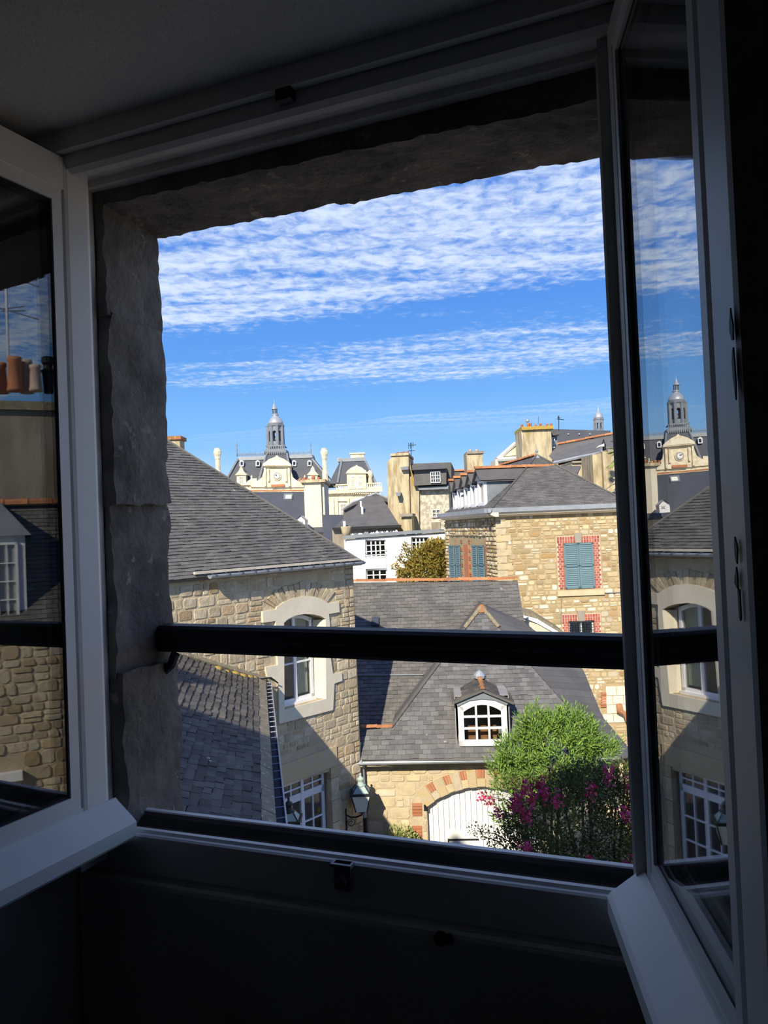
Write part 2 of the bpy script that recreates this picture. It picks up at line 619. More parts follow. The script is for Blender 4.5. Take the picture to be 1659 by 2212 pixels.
def stone_field(fr, poly, holes, rh, wd, seed, parent, mat, gap=.012, depth=(.015, .04), n_ind=300, name='stone', round_=.22, rough=.5):
    rng = random.Random(seed)
    v, vmax = min(p[1] for p in poly), max(p[1] for p in poly)
    cells = []
    while v < vmax - .03:
        h = rng.uniform(*rh)
        v1 = min(v + h, vmax)
        if vmax - v1 < rh[0] * .6: v1 = vmax
        for a, b in rows_spans(poly, holes, v, v1):
            u = a
            while u < b - .02:
                w = rng.uniform(*wd) * (h / rh[1]) ** .5
                if b - u < w * 1.4: w = b - u
                if w > .35 * h and (v1 - v) > rh[0] * 1.5 and rng.random() < .3:
                    k = v + (v1 - v) * rng.uniform(.4, .6)
                    cells += [(u, u + w, v, k), (u, u + w, k, v1)]
                else:
                    cells.append((u, u + w, v, v1))
                u += w
        v = v1
    items = []
    for (a, b, c, d) in cells:
        g = gap * .5
        a += g; b -= g; c += g; d -= g
        if b - a < .03 or d - c < .02: continue
        w, h = b - a, d - c
        k = min(w, h)
        j = lambda m_: rng.uniform(0, m_) * k * rough
        rr = lambda: k * rng.uniform(.12, .12 + round_)
        pts = []
        r1, r2, r3, r4 = rr(), rr(), rr(), rr()
        raw = [(a + r1, c + j(.1)), (b - r2, c + j(.1)), (b - j(.12), c + r2), (b - j(.12), d - r3), (b - r3, d - j(.1)), (a + r4, d - j(.1)), (a + j(.12), d - r4), (a + j(.12), c + r1)]
        cu, cv = (a + b) / 2, (c + d) / 2
        dp = rng.uniform(*depth)
        ins = 1 - min(.24, .014 / k + .04)
        outer = [(x - cu, y - cv, -.01) for x, y in raw]
        inner = [((x - cu) * ins, (y - cv) * ins, dp * rng.uniform(.8, 1.1)) for x, y in raw]
        vs = outer + inner + [(0, 0, dp * 1.1)]
        fs = [(i, (i + 1) % 8, (i + 1) % 8 + 8, i + 8) for i in range(8)] + [(i + 8, (i + 1) % 8 + 8, 16) for i in range(8)]
        items.append((score(fr.pt(cu, cv), w * h), cu, cv, vs, fs))
    items.sort(key=lambda t: -t[0])
    for s_, cu, cv, vs, fs in items[:n_ind]:
        me = bpy.data.meshes.new(name)
        me.from_pydata(vs, [], fs)
        me.materials.append(mat)
        inst(name, me, fr.mat(cu, cv), parent)
    rest = MB()
    for s_, cu, cv, vs, fs in items[n_ind:]:
        rest.add([fr.pt(cu + x, cv + y, w) for x, y, w in vs], fs)
    if rest.v:
        rest.build(name + '_remainder', mat, parent, kind='stuff')


_slate = {}


def slate_mesh(mat, name):
    if (mat, name) not in _slate:
        me = bpy.data.meshes.new(name)
        # unit slate, lower edge proud of the course below
        vs = [(-.5, -.5, 0), (.5, -.5, 0), (-.5, -.5, 1), (.5, -.5, 1), (-.5, .5, .15), (.5, .5, .15), (-.5, .5, 0), (.5, .5, 0)]
        me.from_pydata(vs, [], [(0, 1, 3, 2), (2, 3, 5, 4), (0, 2, 4, 6), (1, 7, 5, 3)])
        me.materials.append(mat)
        _slate[(mat, name)] = me
    return _slate[(mat, name)]


def slate_field(fr, poly, ex, wd, seed, parent, mat, n_ind=300, th=.016, name='slate', bend=None, jit=1.0, holes=()):
    rng = random.Random(seed)
    me = slate_mesh(mat, name)
    v, vmax = min(p[1] for p in poly), max(p[1] for p in poly)
    base = [me_v.co.copy() for me_v in me.vertices]
    faces = [tuple(p.vertices) for p in me.polygons]
    items = []
    k = 0
    while v < vmax - .01:
        v1 = min(v + ex, vmax)
        for a, b in rows_spans(poly, holes, v, v1):
            off = (k % 2) * wd * .5 + rng.uniform(-.1, .1) * wd
            u = math.floor((a - off) / wd) * wd + off
            while u < b:
                ua, ub = max(a, u), min(b, u + wd * rng.uniform(.97, 1.0))
                if ub - ua > .02:
                    items.append((score(fr.pt((ua + ub) / 2, v), (ub - ua) * ex), (ua + ub) / 2, (v + v1) / 2 + rng.uniform(-.006, .006) * jit,
                                  ub - ua - .006, (v1 - v) * 1.03, th * rng.uniform(.7, 1.5), rng.uniform(-.012, .012) * jit))
                u += wd
        v = v1
        k += 1
    items.sort(key=lambda t: -t[0])
    def mw(cu, cv, rz):
        w = bend(cu, cv) if bend else 0.0
        m_ = fr.mat(cu, cv, w) @ Matrix.Rotation(rz, 4, 'Z')
        if bend:
            dv = (bend(cu, cv + .05) - bend(cu, cv - .05)) / .1
            m_ = m_ @ Matrix.Rotation(math.atan(dv), 4, 'X')
        return m_
    for s_, cu, cv, w, h, t, rz in items[:n_ind]:
        inst(name, me, mw(cu, cv, rz), parent, (w, h, t))
    rest = MB()
    for s_, cu, cv, w, h, t, rz in items[n_ind:]:
        m_ = mw(cu, cv, rz)
        rest.add([m_ @ Vector((c.x * w, c.y * h, c.z * t)) for c in base], faces)
    if rest.v:
        rest.build(name + '_remainder', mat, parent, kind='stuff')


def window_unit(fr, u0, u1, v0, v1, leaves, cols, rows, parent, w=-.12, mat=None, pane=None, fw=.05, bar=.022, sill=0, back=1.6, top=0, arch=0.0, name='window', depth=.05, rowlist=None):
    """one window: frame with leaves and glazing bars, a pane object for each light, dark room behind"""
    mat = mat or MT['white']
    pane = pane or MT['pane']
    mb = MB()
    W, H = u1 - u0, v1 - v0
    t = depth
    mb.box(fr, u0, u1, v0, v0 + fw, w - t, w)
    if arch:
        n = 8
        pts = [(u0 + W * i / n, v1 - arch * (2 * i / n - 1) ** 2) for i in range(n + 1)]
        inn = [(u0 + fw + (W - 2 * fw) * i / n, v1 - fw - arch * (2 * i / n - 1) ** 2) for i in range(n + 1)]
        mb.prism(fr, pts + inn[::-1], w - t, w)
    else:
        mb.box(fr, u0, u1, v1 - fw, v1, w - t, w)
    mb.box(fr, u0, u0 + fw, v0, v1 - arch, w - t, w)
    mb.box(fr, u1 - fw, u1, v0, v1 - arch, w - t, w)
    lw = (W - fw * 2) / leaves
    for l in range(1, leaves):
        uc = u0 + fw + lw * l
        mb.box(fr, uc - fw * .55, uc + fw * .55, v0, v1 - arch * .1, w - t, w + .008)
    lights = []
    for l in range(leaves):
        a = u0 + fw + lw * l + (fw * .55 if l else 0)
        b = u0 + fw + lw * (l + 1) - (fw * .55 if l < leaves - 1 else 0)
        for c in range(cols):
            ca, cb = a + (b - a) * c / cols, a + (b - a) * (c + 1) / cols
            if c: mb.box(fr, ca - bar / 2, ca + bar / 2, v0, v1 - fw * .5 - arch * .3, w - t * .7, w - .004)
            va, vb = v0 + fw, v1 - fw
            cuts = rowlist or [r_ / rows for r_ in range(rows + 1)]
            for r_ in range(len(cuts) - 1):
                lights.append((ca, cb, va + (vb - va) * cuts[r_], va + (vb - va) * cuts[r_ + 1]))
    cuts = rowlist or [r_ / rows for r_ in range(rows + 1)]
    for c_ in cuts[1:-1]:
        vv = v0 + fw + (H - 2 * fw) * c_
        mb.box(fr, u0 + fw, u1 - fw, vv - bar / 2, vv + bar / 2, w - t * .7, w - .002)
    if sill:
        mb.box(fr, u0 - .02, u1 + .02, v0 - sill, v0, w - t, w + .04)
    win = mb.build(name, mat, parent)
    for a, b, c, d in lights:
        MB().box(fr, a, b, c, d, w - t * .6, w - t * .6 + .006).build('pane', pane, win)
    if back:
        bb = MB()
        wf_, wb_, g = w - t - .01, w - t - back, .04
        bb.box(fr, u0 - g, u1 + g, v0 - g, v1 + g, wb_ - .02, wb_)          # back wall, then floor, ceiling and sides of the room
        bb.box(fr, u0 - g, u1 + g, v0 - g - .02, v0 - g, wb_, wf_)
        bb.box(fr, u0 - g, u1 + g, v1 + g, v1 + g + .02, wb_, wf_)
        bb.box(fr, u0 - g - .02, u0 - g, v0 - g, v1 + g, wb_, wf_)
        bb.box(fr, u1 + g, u1 + g + .02, v0 - g, v1 + g, wb_, wf_)
        bb.build('room_walls', MT['roomwall'], win)
    return win


def ridge_tiles(a, b, r_, length, mat, parent, seed=0, name='ridge_tile'):
    """half-round tiles laid end to end from a to b"""
    rng = random.Random(seed)
    d = (b - a)
    n = max(1, round(d.length / length))
    L_ = d.length / n
    d.normalize()
    side = d.cross(Z).normalized()
    upv = side.cross(d)
    me = bpy.data.meshes.new(name)
    vs, fs = [], []
    for i, (x, k) in enumerate(((-.5, 1.0), (.42, .88), (.5, 1.06))):
        for j in range(7):
            t = math.pi * j / 6
            vs.append((x, math.cos(t) * k, math.sin(t) * k))
    for i in range(2):
        for j in range(6):
            fs.append((i * 7 + j, i * 7 + j + 1, (i + 1) * 7 + j + 1, (i + 1) * 7 + j))
    fs += [tuple(range(7)), tuple(range(14, 21))]
    me.from_pydata(vs, [], fs)
    me.materials.append(mat)
    for i in range(n):
        m_ = Matrix((d, side, upv)).transposed().to_4x4()
        m_.translation = a + d * (L_ * (i + .5)) + Z * rng.uniform(-.006, .006)
        inst(name, me, m_, parent, (L_ * 1.01, r_, r_ * rng.uniform(.95, 1.05)))


def leaves_mesh(blobs, n, size, elong, seed, mat, name, parent, up=.35, droop=0.0, shell=.55, kind='stuff'):
    rng = random.Random(seed)
    tot = sum(w for *_, w in blobs)
    mb = MB()
    for c, rad, wgt in blobs:
        for _ in range(int(n * wgt / tot)):
            d = Vector((rng.gauss(0, 1), rng.gauss(0, 1), rng.gauss(0, 1))).normalized()
            rr = shell + (1 - shell) * rng.random() ** .5
            p = Vector(c) + Vector((d.x * rad[0], d.y * rad[1], d.z * rad[2])) * rr
            ax = (d * .8 + Z * up + Vector((rng.uniform(-1, 1), rng.uniform(-1, 1), rng.uniform(-1, 1))) * .75 - Z * droop).normalized()
            sd_ = ax.cross(Vector((rng.uniform(-1, 1), rng.uniform(-1, 1), rng.uniform(-1, 1)))).normalized()
            nn = ax.cross(sd_)
            L_ = size * rng.uniform(.7, 1.3)
            w = L_ / elong * .5
            mid = p + ax * L_ * .45
            mb.add([p, mid + sd_ * w + nn * w * .4, p + ax * L_ - nn * L_ * .08, mid - sd_ * w + nn * w * .4], [(0, 1, 2), (0, 2, 3)])
    return mb.build(name, mat, parent, kind=kind)


def rough_block(lo, hi, n, amp, freq, mat, name, parent, seed=0.0, tilt=None, fine=.0035):
    """a hewn stone: subdivided box whose faces wander with noise"""
    lo, hi = Vector(lo), Vector(hi)
    mb = MB()
    size = hi - lo
    def disp(p):
        q = p * freq + Vector((seed, seed * 1.7, 0))
        a = Vector((noise.noise(q), noise.noise(q + Vector((31, 7, 3))), noise.noise(q + Vector((5, 41, 17)))))
        q2 = q * 3.7
        b = Vector((noise.noise(q2), noise.noise(q2 + Vector((31, 7, 3))), noise.noise(q2 + Vector((5, 41, 17)))))
        q3 = q * 9.1
        c = Vector((noise.noise(q3), noise.noise(q3 + Vector((31, 7, 3))), noise.noise(q3 + Vector((5, 41, 17)))))
        return p + a * amp + b * amp * .55 + c * fine
    for ax in range(3):
        u, v = (ax + 1) % 3, (ax + 2) % 3
        nu, nv = max(1, round(size[u] / n)), max(1, round(size[v] / n))
        for side in (0, 1):
            vs, fs = [], []
            for i in range(nu + 1):
                for j in range(nv + 1):
                    p = Vector((0, 0, 0))
                    p[ax] = (lo, hi)[side][ax]
                    p[u] = lo[u] + size[u] * i / nu
                    p[v] = lo[v] + size[v] * j / nv
                    if tilt: p = tilt(p)
                    vs.append(disp(p))
            for i in range(nu):
                for j in range(nv):
                    a = i * (nv + 1) + j
                    fs.append((a, a + 1, a + nv + 2, a + nv + 1))
            mb.add(vs, fs)
    return mb.build(name, mat, parent, smooth=True)


def shoot_mesh(blobs, n, size, elong, seed, mat, name, parent, up=.8, droop=0.0, shell=.5):
    """upright shoots, each ringed with narrow leaves"""
    rng = random.Random(seed)
    tot = sum(w for *_, w in blobs)
    mb = MB()
    for c, rad, wgt in blobs:
        for _ in range(int(n * wgt / tot)):
            d = Vector((rng.gauss(0, 1), rng.gauss(0, 1), rng.gauss(0, 1))).normalized()
            rr = shell + (1 - shell) * rng.random() ** .5
            p = Vector(c) + Vector((d.x * rad[0], d.y * rad[1], d.z * rad[2])) * rr
            ax = (d * .55 + Z * up + Vector((rng.uniform(-1, 1), rng.uniform(-1, 1), rng.uniform(-.4, .4))) * .3).normalized()
            s1 = ax.cross(Vector((rng.uniform(-1, 1), rng.uniform(-1, 1), .1))).normalized()
            s2 = ax.cross(s1)
            L_ = rng.uniform(.16, .30)
            for k in range(15):
                t = k / 14
                a = k * 2.4
                out = s1 * math.cos(a) + s2 * math.sin(a)
                b0 = p + ax * (L_ * t)
                e = (ax * (.55 + .6 * t) + out * (.9 - .55 * t)).normalized()
                l = size * rng.uniform(.75, 1.15) * (1 - .3 * t)
                sd_ = e.cross(out).normalized() if e.cross(out).length > 1e-3 else s1
                w = l / elong * .5
                up_ = sd_.cross(e)
                mid = b0 + e * l * .5
                mb.add([b0, mid + sd_ * w + up_ * w * .3, b0 + e * l - Z * l * .1, mid - sd_ * w + up_ * w * .3], [(0, 1, 2), (0, 2, 3)])
    return mb.build(name, mat, parent, kind='stuff')


# ------------------------------------------------------------------ the room round the window
EYE = CAM.z
XY = Fr(Vector((0, 0, 0)), Vector((1, 0, 0)), Vector((0, 1, 0)), Z)          # plan frame: u = x, v = y, w = z
WIN = Fr(Vector((0, 1.2, EYE)), Vector((1, 0, 0)), Z, Vector((0, -1, 0)))    # window plane, w towards the room


def struct(name, mb, mat, label=None, origin=None):
    o = mb.build(name, mat, None, origin)
    o['kind'] = 'structure'
    if label: o['label'] = label
    return o


zf, zt = EYE - 1.52, EYE + 1.05
floor = thing('floor', 'dark timber floorboards of the unlit room', 'floor', (0, -1.4, zf), kind='structure')
del floor['category']
for i in range(18):
    x0 = -3.2 + i * .28
    MB().box(XY, x0, x0 + .276, -3.6, 1.2, zf - .04, zf).build('floor_board', MT['floorwood'], floor)
struct('ceiling', MB().box(XY, -3.3, 1.9, -3.7, .72, zt, zt + .1), MT['roomwall'], 'dark painted ceiling of the unlit room', (0, 0, zt))
struct('wall_back', MB().box(XY, -3.3, 1.9, -3.7, -3.6, zf, zt), MT['roomwall'], 'dark painted wall behind the viewer', (0, -3.6, zf))
struct('wall_left', MB().box(XY, -3.3, -3.2, -3.6, .72, zf, zt), MT['roomwall'], 'dark painted side wall beyond the white casement', (-3.2, 0, zf))
struct('wall_right', MB().box(XY, 1.8, 1.9, -3.6, .72, zf, zt), MT['roomwall'], 'dark painted side wall beyond the chipped casement', (1.8, 0, zf))
wf = thing('wall_front', 'thick stone wall with splayed plaster reveal around the window', 'wall', (-.5, 1.2, zf), kind='structure')
del wf['category']
MB().prism(XY, [(-3.3, .72), (-1.36, .72), (-1.15, 1.21), (-1.15, 1.3), (-3.3, 1.3)], zf, zt).build('pier', MT['plaster'], wf)
MB().prism(XY, [(.34, .72), (1.9, .72), (1.9, 1.3), (.0, 1.3), (.0, 1.215), (.045, 1.13)], zf, zt).build('pier', MT['plaster'], wf)
MB().box(XY, -1.45, .45, .72, 1.3, EYE + .765, zt).build('soffit', MT['plaster'], wf)
MB().box(XY, -1.45, .45, 1.20, 1.3, zf, EYE - .655).build('apron_wall', MT['plaster'], wf)
# hewn granite dressing of the opening, one stone at a time
zj = [EYE - .80]
for y in (1760, 1430, 1090, 715, 470):
    r = ray(350, y)
    zj.append(EYE + r.z / r.y * 1.38)
zj[-1] = EYE + .70
for i in range(len(zj) - 1):
    off = (.0, .012, -.004, .006, .0)[i]
    rough_block((-1.6, 1.225, zj[i] - .004), (-1.066 + off, 1.40, zj[i + 1] + .004), .018, .009, 9.0, MT['granite'], 'jamb_stone', wf, seed=i * 3.1)
MB().box(XY, -1.6, -1.078, 1.24, 1.385, EYE - .8, EYE + .7).build('jamb_mortar', MT['granite'], wf)
MB().box(XY, -.055, .5, 1.24, 1.385, EYE - .8, EYE + .7).build('jamb_mortar', MT['granite'], wf)
for i in range(4):
    z0, z1 = EYE - .80 + i * .37, EYE - .80 + (i + 1) * .37
    rough_block((-.075, 1.225, z0 + .004), (.5, 1.40, z1 - .004), .03, .009, 9.0, MT['granite'], 'jamb_stone', wf, seed=20 + i * 2.3)
rough_block((-1.75, 1.225, EYE + .672), (.7, 1.42, EYE + 1.10), .014, .004, 10.0, MT['granite'], 'lintel_stone', wf, seed=9.0, fine=.0045,
            tilt=lambda p: Vector((p.x, p.y, p.z - .020 * (p.x + 1.06) - .012 * max(0, (p.x + .6))) if p.z < EYE + .9 else p))
rough_block((-1.5, 1.285, EYE - .86), (.4, 1.47, EYE - .655), .06, .006, 8.0, MT['granite'], 'sill_stone', wf, seed=4.0)

# outside face of the house we look from: wall, eaves gable, dormer and chimney seen only by their shadows
OUT = Fr(Vector((0, 1.36, EYE)), Vector((1, 0, 0)), Z, Vector((0, 1, 0)))
face = MB()
face.prism(OUT, [(-6.5, -7.7), (5.5, -7.7), (5.5, 2.0), (1.1, 2.1), (.05, 3.19), (-.56, 3.72), (-.72, 3.76), (-.98, 3.63), (-1.28, 3.27), (-1.94, 2.70),
                 (-2.32, 2.2), (-2.95, 2.25), (-3.25, 2.55), (-3.6, 2.88), (-3.95, 2.50), (-4.25, 2.2), (-4.93, 2.2), (-6.5, 2.15)], -.02, .02,
           [[(-1.2, -.78), (.1, -.78), (.1, .80), (-1.2, .80)]])
face.build('facade', MT['mortar'], wf)
MB().prism(OUT, [(-6.9, 1.9), (-5.9, 1.9), (-5.9, 3.4), (-6.9, 3.4)], -.4, .02).build('chimney_breast', MT['mortar'], wf)
MB().add([(-6.5, 1.34, EYE + 2.1), (5.5, 1.34, EYE + 2.0), (5.5, -4.2, EYE + 4.4), (-6.5, -4.2, EYE + 4.4), (5.5, -9, EYE + 2.1), (-6.5, -9, EYE + 2.1)],
         [(0, 1, 2, 3), (3, 2, 4, 5)]).build('roof', MT['slate_b'], wf)
for x in (-6.45, 5.5):
    MB().box(XY, x - .05, x + .05, -9, 1.3, 0, EYE + 2.0).build('end_wall', MT['mortar'], wf)
MB().box(XY, -6.5, 5.5, -9.1, -9.0, 0, EYE + 2.0).build('end_wall', MT['mortar'], wf)

# window frame fixed in the wall
win1 = thing('window_1', 'old painted window frame set in the granite opening', 'window', (-.55, 1.2, EYE - .57), kind='structure')
del win1['category']
xl, xr = -1.15, .0
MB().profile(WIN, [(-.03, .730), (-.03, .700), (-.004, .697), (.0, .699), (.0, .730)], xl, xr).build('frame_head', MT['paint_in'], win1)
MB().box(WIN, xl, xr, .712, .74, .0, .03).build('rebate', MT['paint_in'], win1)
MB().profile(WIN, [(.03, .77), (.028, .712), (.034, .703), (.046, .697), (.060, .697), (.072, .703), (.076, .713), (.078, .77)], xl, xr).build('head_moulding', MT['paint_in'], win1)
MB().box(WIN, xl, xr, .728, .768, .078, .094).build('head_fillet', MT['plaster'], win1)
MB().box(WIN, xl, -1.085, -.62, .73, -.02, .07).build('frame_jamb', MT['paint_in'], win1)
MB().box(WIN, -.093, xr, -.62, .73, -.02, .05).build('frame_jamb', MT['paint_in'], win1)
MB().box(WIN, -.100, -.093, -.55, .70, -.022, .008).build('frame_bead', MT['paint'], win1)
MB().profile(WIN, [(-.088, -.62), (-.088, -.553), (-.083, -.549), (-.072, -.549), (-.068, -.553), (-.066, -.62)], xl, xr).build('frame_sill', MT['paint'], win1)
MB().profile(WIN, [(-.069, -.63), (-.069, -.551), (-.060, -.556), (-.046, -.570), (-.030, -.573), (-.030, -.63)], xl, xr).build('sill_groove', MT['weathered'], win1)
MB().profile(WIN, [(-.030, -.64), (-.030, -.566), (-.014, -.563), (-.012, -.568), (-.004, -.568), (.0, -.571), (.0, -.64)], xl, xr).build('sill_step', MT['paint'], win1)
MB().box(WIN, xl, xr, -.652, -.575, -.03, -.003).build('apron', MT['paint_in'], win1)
k_ = MB().box(WIN, -.590, -.560, -.612, -.566, -.002, .010)
k_.box(WIN, -.594, -.556, -.572, -.566, -.002, .016)
k_.tube([WIN.pt(-.575, -.596, .008), WIN.pt(-.575, -.596, .018)], .009, 8)
k_.build('latch_keeper', MT['lead'], win1)
MB().box(WIN, -.600, -.572, .708, .728, .076, .094).build('latch_keeper', MT['iron'], win1)
stool = MB()
stool.profile(WIN, [(-.002, -1.50), (-.002, -.656), (.004, -.651), (.010, -.655), (.012, -.662), (.012, -1.50)], -1.145, .03)
o = struct('trim_1', stool, MT['plaster'], 'plain apron panel under the window, in the shade of the room', (-.55, 1.2, EYE - 1.50))
kn = MB()  # black discs stand for the dark of a hole in the panel
r = ray(952, 2027)
kc = CAM + r * ((1.2 - .012) / r.y)
kn.tube([kc + Vector((0, .002, 0)), kc - Vector((0, .004, 0)), kc - Vector((0, .007, 0))], [.012, .011, .006], 10)
kn.tube([kc + Vector((.015, .002, .002)), kc + Vector((.015, -.005, .002))], .008, 8)
tag(kn.build('hole_disc', MT['iron'], None, kc, smooth=True), 'small black disc standing for a hole in the panel under the window', 'hole disc')


# ---- the two casements, swung into the room, weather side showing
def casement(label, S, az, nsign, u_glass, u_end, v_bot, v_top, g_bot, g_top, bw, chips):
    a = R(az)
    U = Vector((math.sin(a), math.cos(a), 0))
    N = Vector((U.y, -U.x, 0)) * nsign
    fr = Fr(Vector((S[0], S[1], EYE)), U, Z, N)
    t = thing('window_casement', label, 'window casement', fr.pt(.2, v_bot, 0), None)
    ug0, ug1 = u_glass
    def stile(u0, u1, nm):
        MB().profile(Fr(fr.o, Z, U, N), [(-.045, u0), (0, u0 + .003), (.002, u0 + .010), (.002, u1 - .010), (0, u1 - .003), (-.045, u1)], v_bot + .02, v_top).build(nm, MT['paint'], t)
    stile(0, ug0 - bw, 'stile')
    stile(ug1 + bw + .012, u_end, 'stile')
    MB().box(fr, ug0 - bw, ug1 + bw + .012, g_top + bw, v_top, -.045, .002).build('top_rail', MT['paint'], t)
    MB().box(fr, ug0 - bw, ug1 + bw + .012, v_bot + .05, g_bot - bw, -.045, .001).build('bottom_rail', MT['paint'], t)
    # weather board along the foot of the outer face
    pr = [(-.045, v_bot + .06), (.004, v_bot + .075), (.012, v_bot + .068), (.050, v_bot + .040), (.055, v_bot + .034), (.055, v_bot + .010), (.050, v_bot + .004), (.040, v_bot), (-.045, v_bot)]
    MB().profile(fr, pr, -.012, u_end).build('drip_rail', MT['paint'], t)
    # beads around the glass with a dark gasket line
    bd = MB()
    bd.prism(fr, [(ug0 - bw + .004, g_bot - bw), (ug1 + bw, g_bot - bw), (ug1 + bw, g_top + bw), (ug0 - bw + .004, g_top + bw)], -.034, .000,
             [[(ug0, g_bot), (ug1, g_bot), (ug1, g_top), (ug0, g_top)]])
    bd.build('glazing_bead', MT['paint'], t)
    gk = MB()
    e_ = .004
    gk.prism(fr, [(ug0 - .002, g_bot - .002), (ug1 + .002, g_bot - .002), (ug1 + .002, g_top + .002), (ug0 - .002, g_top + .002)], -.030, -.0045,
             [[(ug0 + e_, g_bot + e_), (ug1 - e_, g_bot + e_), (ug1 - e_, g_top - e_), (ug0 + e_, g_top - e_)]])
    gl = MB()                                                      # floor of the open joint beside the beads
    for (u, u_) in ((ug0 - bw - .004, ug0 - bw + .008), (ug1 + bw - .004, ug1 + bw + .016)):
        gl.box(fr, u, u_, g_bot - bw, g_top + bw, -.045, -.035)
    gk.build('gasket', MT['paint_dark'], t)
    gl.build('rebate_back', MT['paint'], t)
    for w in (-.005, -.020):
        MB().box(fr, ug0 - .004, ug1 + .004, g_bot - .004, g_top + .004, w - .004, w).build('pane', MT['glazing'], t)
    MB().prism(fr, [(ug0 - .003, g_bot - .003), (ug1 + .003, g_bot - .003), (ug1 + .003, g_top + .003), (ug0 - .003, g_top + .003)], -.0198, -.0092,
               [[(ug0 + .006, g_bot + .006), (ug1 - .006, g_bot + .006), (ug1 - .006, g_top - .006), (ug0 + .006, g_top - .006)]]).build('spacer_bar', MT['paint_dark'], t)
    for (u, v, du, dv) in chips:
        pts = []
        rng = random.Random(int((u + v) * 1000))
        for i in range(9):
            q = 2 * math.pi * i / 9
            k = rng.uniform(.55, 1.2)
            pts.append((u + du * math.cos(q) * k, v + dv * math.sin(q) * k))
        MB().prism(fr, pts, .0035, .0048).build('paint_chip', MT['paint_dark'], t)
    for v in (-.3, .05, .45):
        MB().tube([fr.pt(-.006, v, -.02), fr.pt(-.006, v + .07, -.02)], .006, 8).build('hinge', MT['paint_in'], t)
    return fr


CL = casement('clean white casement whose glass mirrors a row of chimney pots', (-1.062, 1.185), 183.5, -1, (.092, .44), .53, -.575, .722, -.468, .635, .026, [])
CR = casement('chipped white casement whose glass mirrors the domed clock tower', (-.078, 1.15), 165.0, 1, (.047, .376), .482, -.575, .70, -.470, .648, .019,
              [(.470, .155, .004, .016), (.472, .118, .004, .022), (.455, -.03, .004, .012), (.452, -.055, .005, .010), (.456, -.075, .003, .016)])

# ---- handrail across the outside of the opening
hb = thing('handrail', 'dark weathered timber handrail across the outside of the window', 'handrail', (-.55, 1.37, EYE - .25))
HR = Fr(Vector((0, 1.365, EYE)), Vector((1, 0, -.0115)), Z, Vector((0, -1, 0)))
MB().profile(HR, [(-.030, -.206), (-.030, -.250), (-.026, -.256), (.012, -.256), (.016, -.250), (.016, -.232), (.020, -.226), (.020, -.206), (.014, -.200), (-.024, -.200)], -1.12, .02).build('rail', MT['rail'], hb)
r1 = WIN.pt(0, 0)
br = MB()
A = HR.pt(-1.055, -.262, 0)
br.tube([A + Vector((.022, 0, .0)), A + Vector((.012, 0, -.022)), A + Vector((-.012, .0, -.040)), A + Vector((-.045, 0, -.052))], .010, 8)
br.build('bracket', MT['iron'], hb)


# ------------------------------------------------------------------ courtyard ground
g_ = MB().sheet([P(829, 1141, 0) + Vector((0, 0, -7.7)) + v for v in (Vector((-400, 1.4, 0)), Vector((400, 1.4, 0)), Vector((400, 700, 0)), Vector((-400, 700, 0)))])
struct('ground', g_, MT['ground'], 'pale gravel ground of the courtyard and town', (0, 1.4, 0))


def base_of(p):
    return Vector((p.x, p.y, 0))


# ------------------------------------------------------------------ corner house on the left: rubble wall, big slate roof
H = vwall(762, 1215, 15.5, 40)
house = thing('corner_house', 'rubble stone corner house with cream arched window surround and steep slate roof', 'house', base_of(H.pt(-2, 0)))
zb = -H.o.z
ue = -6.2
win_px = [(611, 1345), (620, 1336), (636, 1329), (655, 1326), (674, 1327), (690, 1331), (701, 1338), (702, 1507), (697, 1511), (611, 1533)]
win_hole = H.hits([(611, 1533), (701, 1509), (700, 1337), (690, 1331), (674, 1327), (655, 1326), (636, 1329), (620, 1336), (610, 1345)])
door_px = [(612, 1850), (612, 1694), (716, 1665), (716, 1850)]
door_hole = H.hits([(606, 2080), (606, 1697), (714, 1666), (722, 2050)])
v_e = .02
wall_poly = [(ue, zb), (0, zb), (0, v_e), (ue, v_e)]
wallm = MB()
wallm.prism(H, wall_poly, -.28, 0, [win_hole, door_hole])
hwall = wallm.build('wall', MT['mortar'], house)
side = Fr(H.pt(0, 0), cdir(-50), Z, cdir(40))
MB().box(side, 0, 6.5, zb, v_e, -.25, 0).build('side_wall', MT['mortar'], house)
# cream surround with toothed blocks
sur = [(600, 1563), (716, 1533), (719, 1476), (736, 1470), (735, 1452), (716, 1455), (711, 1420), (709, 1345), (707, 1326), (730, 1322), (729, 1299), (706, 1303),
       (690, 1293), (672, 1288), (653, 1287), (630, 1292), (610, 1300), (594, 1311), (594, 1316), (564, 1321), (565, 1345), (592, 1341), (594, 1400), (597, 1436), (570, 1441), (575, 1462), (592, 1468), (598, 1480)]
sur_h = H.hits(sur)
MB().prism(H, sur_h, -.02, .045, [win_hole]).build('window_surround', MT['render'], house)
# splayed cream reveal on the sunny side and sill
rv = MB()
a, b = H.hit(701, 1509), H.hit(700, 1337)
rv.add([H.pt(a[0], a[1], .04), H.pt(b[0], b[1], .04), H.pt(b[0] - .11, b[1] - .02, -.2), H.pt(a[0] - .11, a[1] + .01, -.2)], [(0, 1, 2, 3)])
rv.build('window_reveal', MT['render'], house)
wu0, wv0 = H.hit(612, 1530)
wu1 = H.hit(694, 1505)[0] - .03
wv1 = H.hit(655, 1328)[1]
cw = window_unit(H, wu0, wu1, wv0 + .02, wv1, 2, 1, 2, house, w=-.16, fw=.062, bar=.03, sill=.07, arch=.10, rowlist=[0, .44, 1.0])
cu = MB()
for i in range(9):
    u = wu0 + .55 + i * .045
    cu.tube([H.pt(u, wv0 + .1, -.32), H.pt(u, wv1 - .05, -.32)], .025, 6)
cu.build('curtain', MT['curtain'], house)
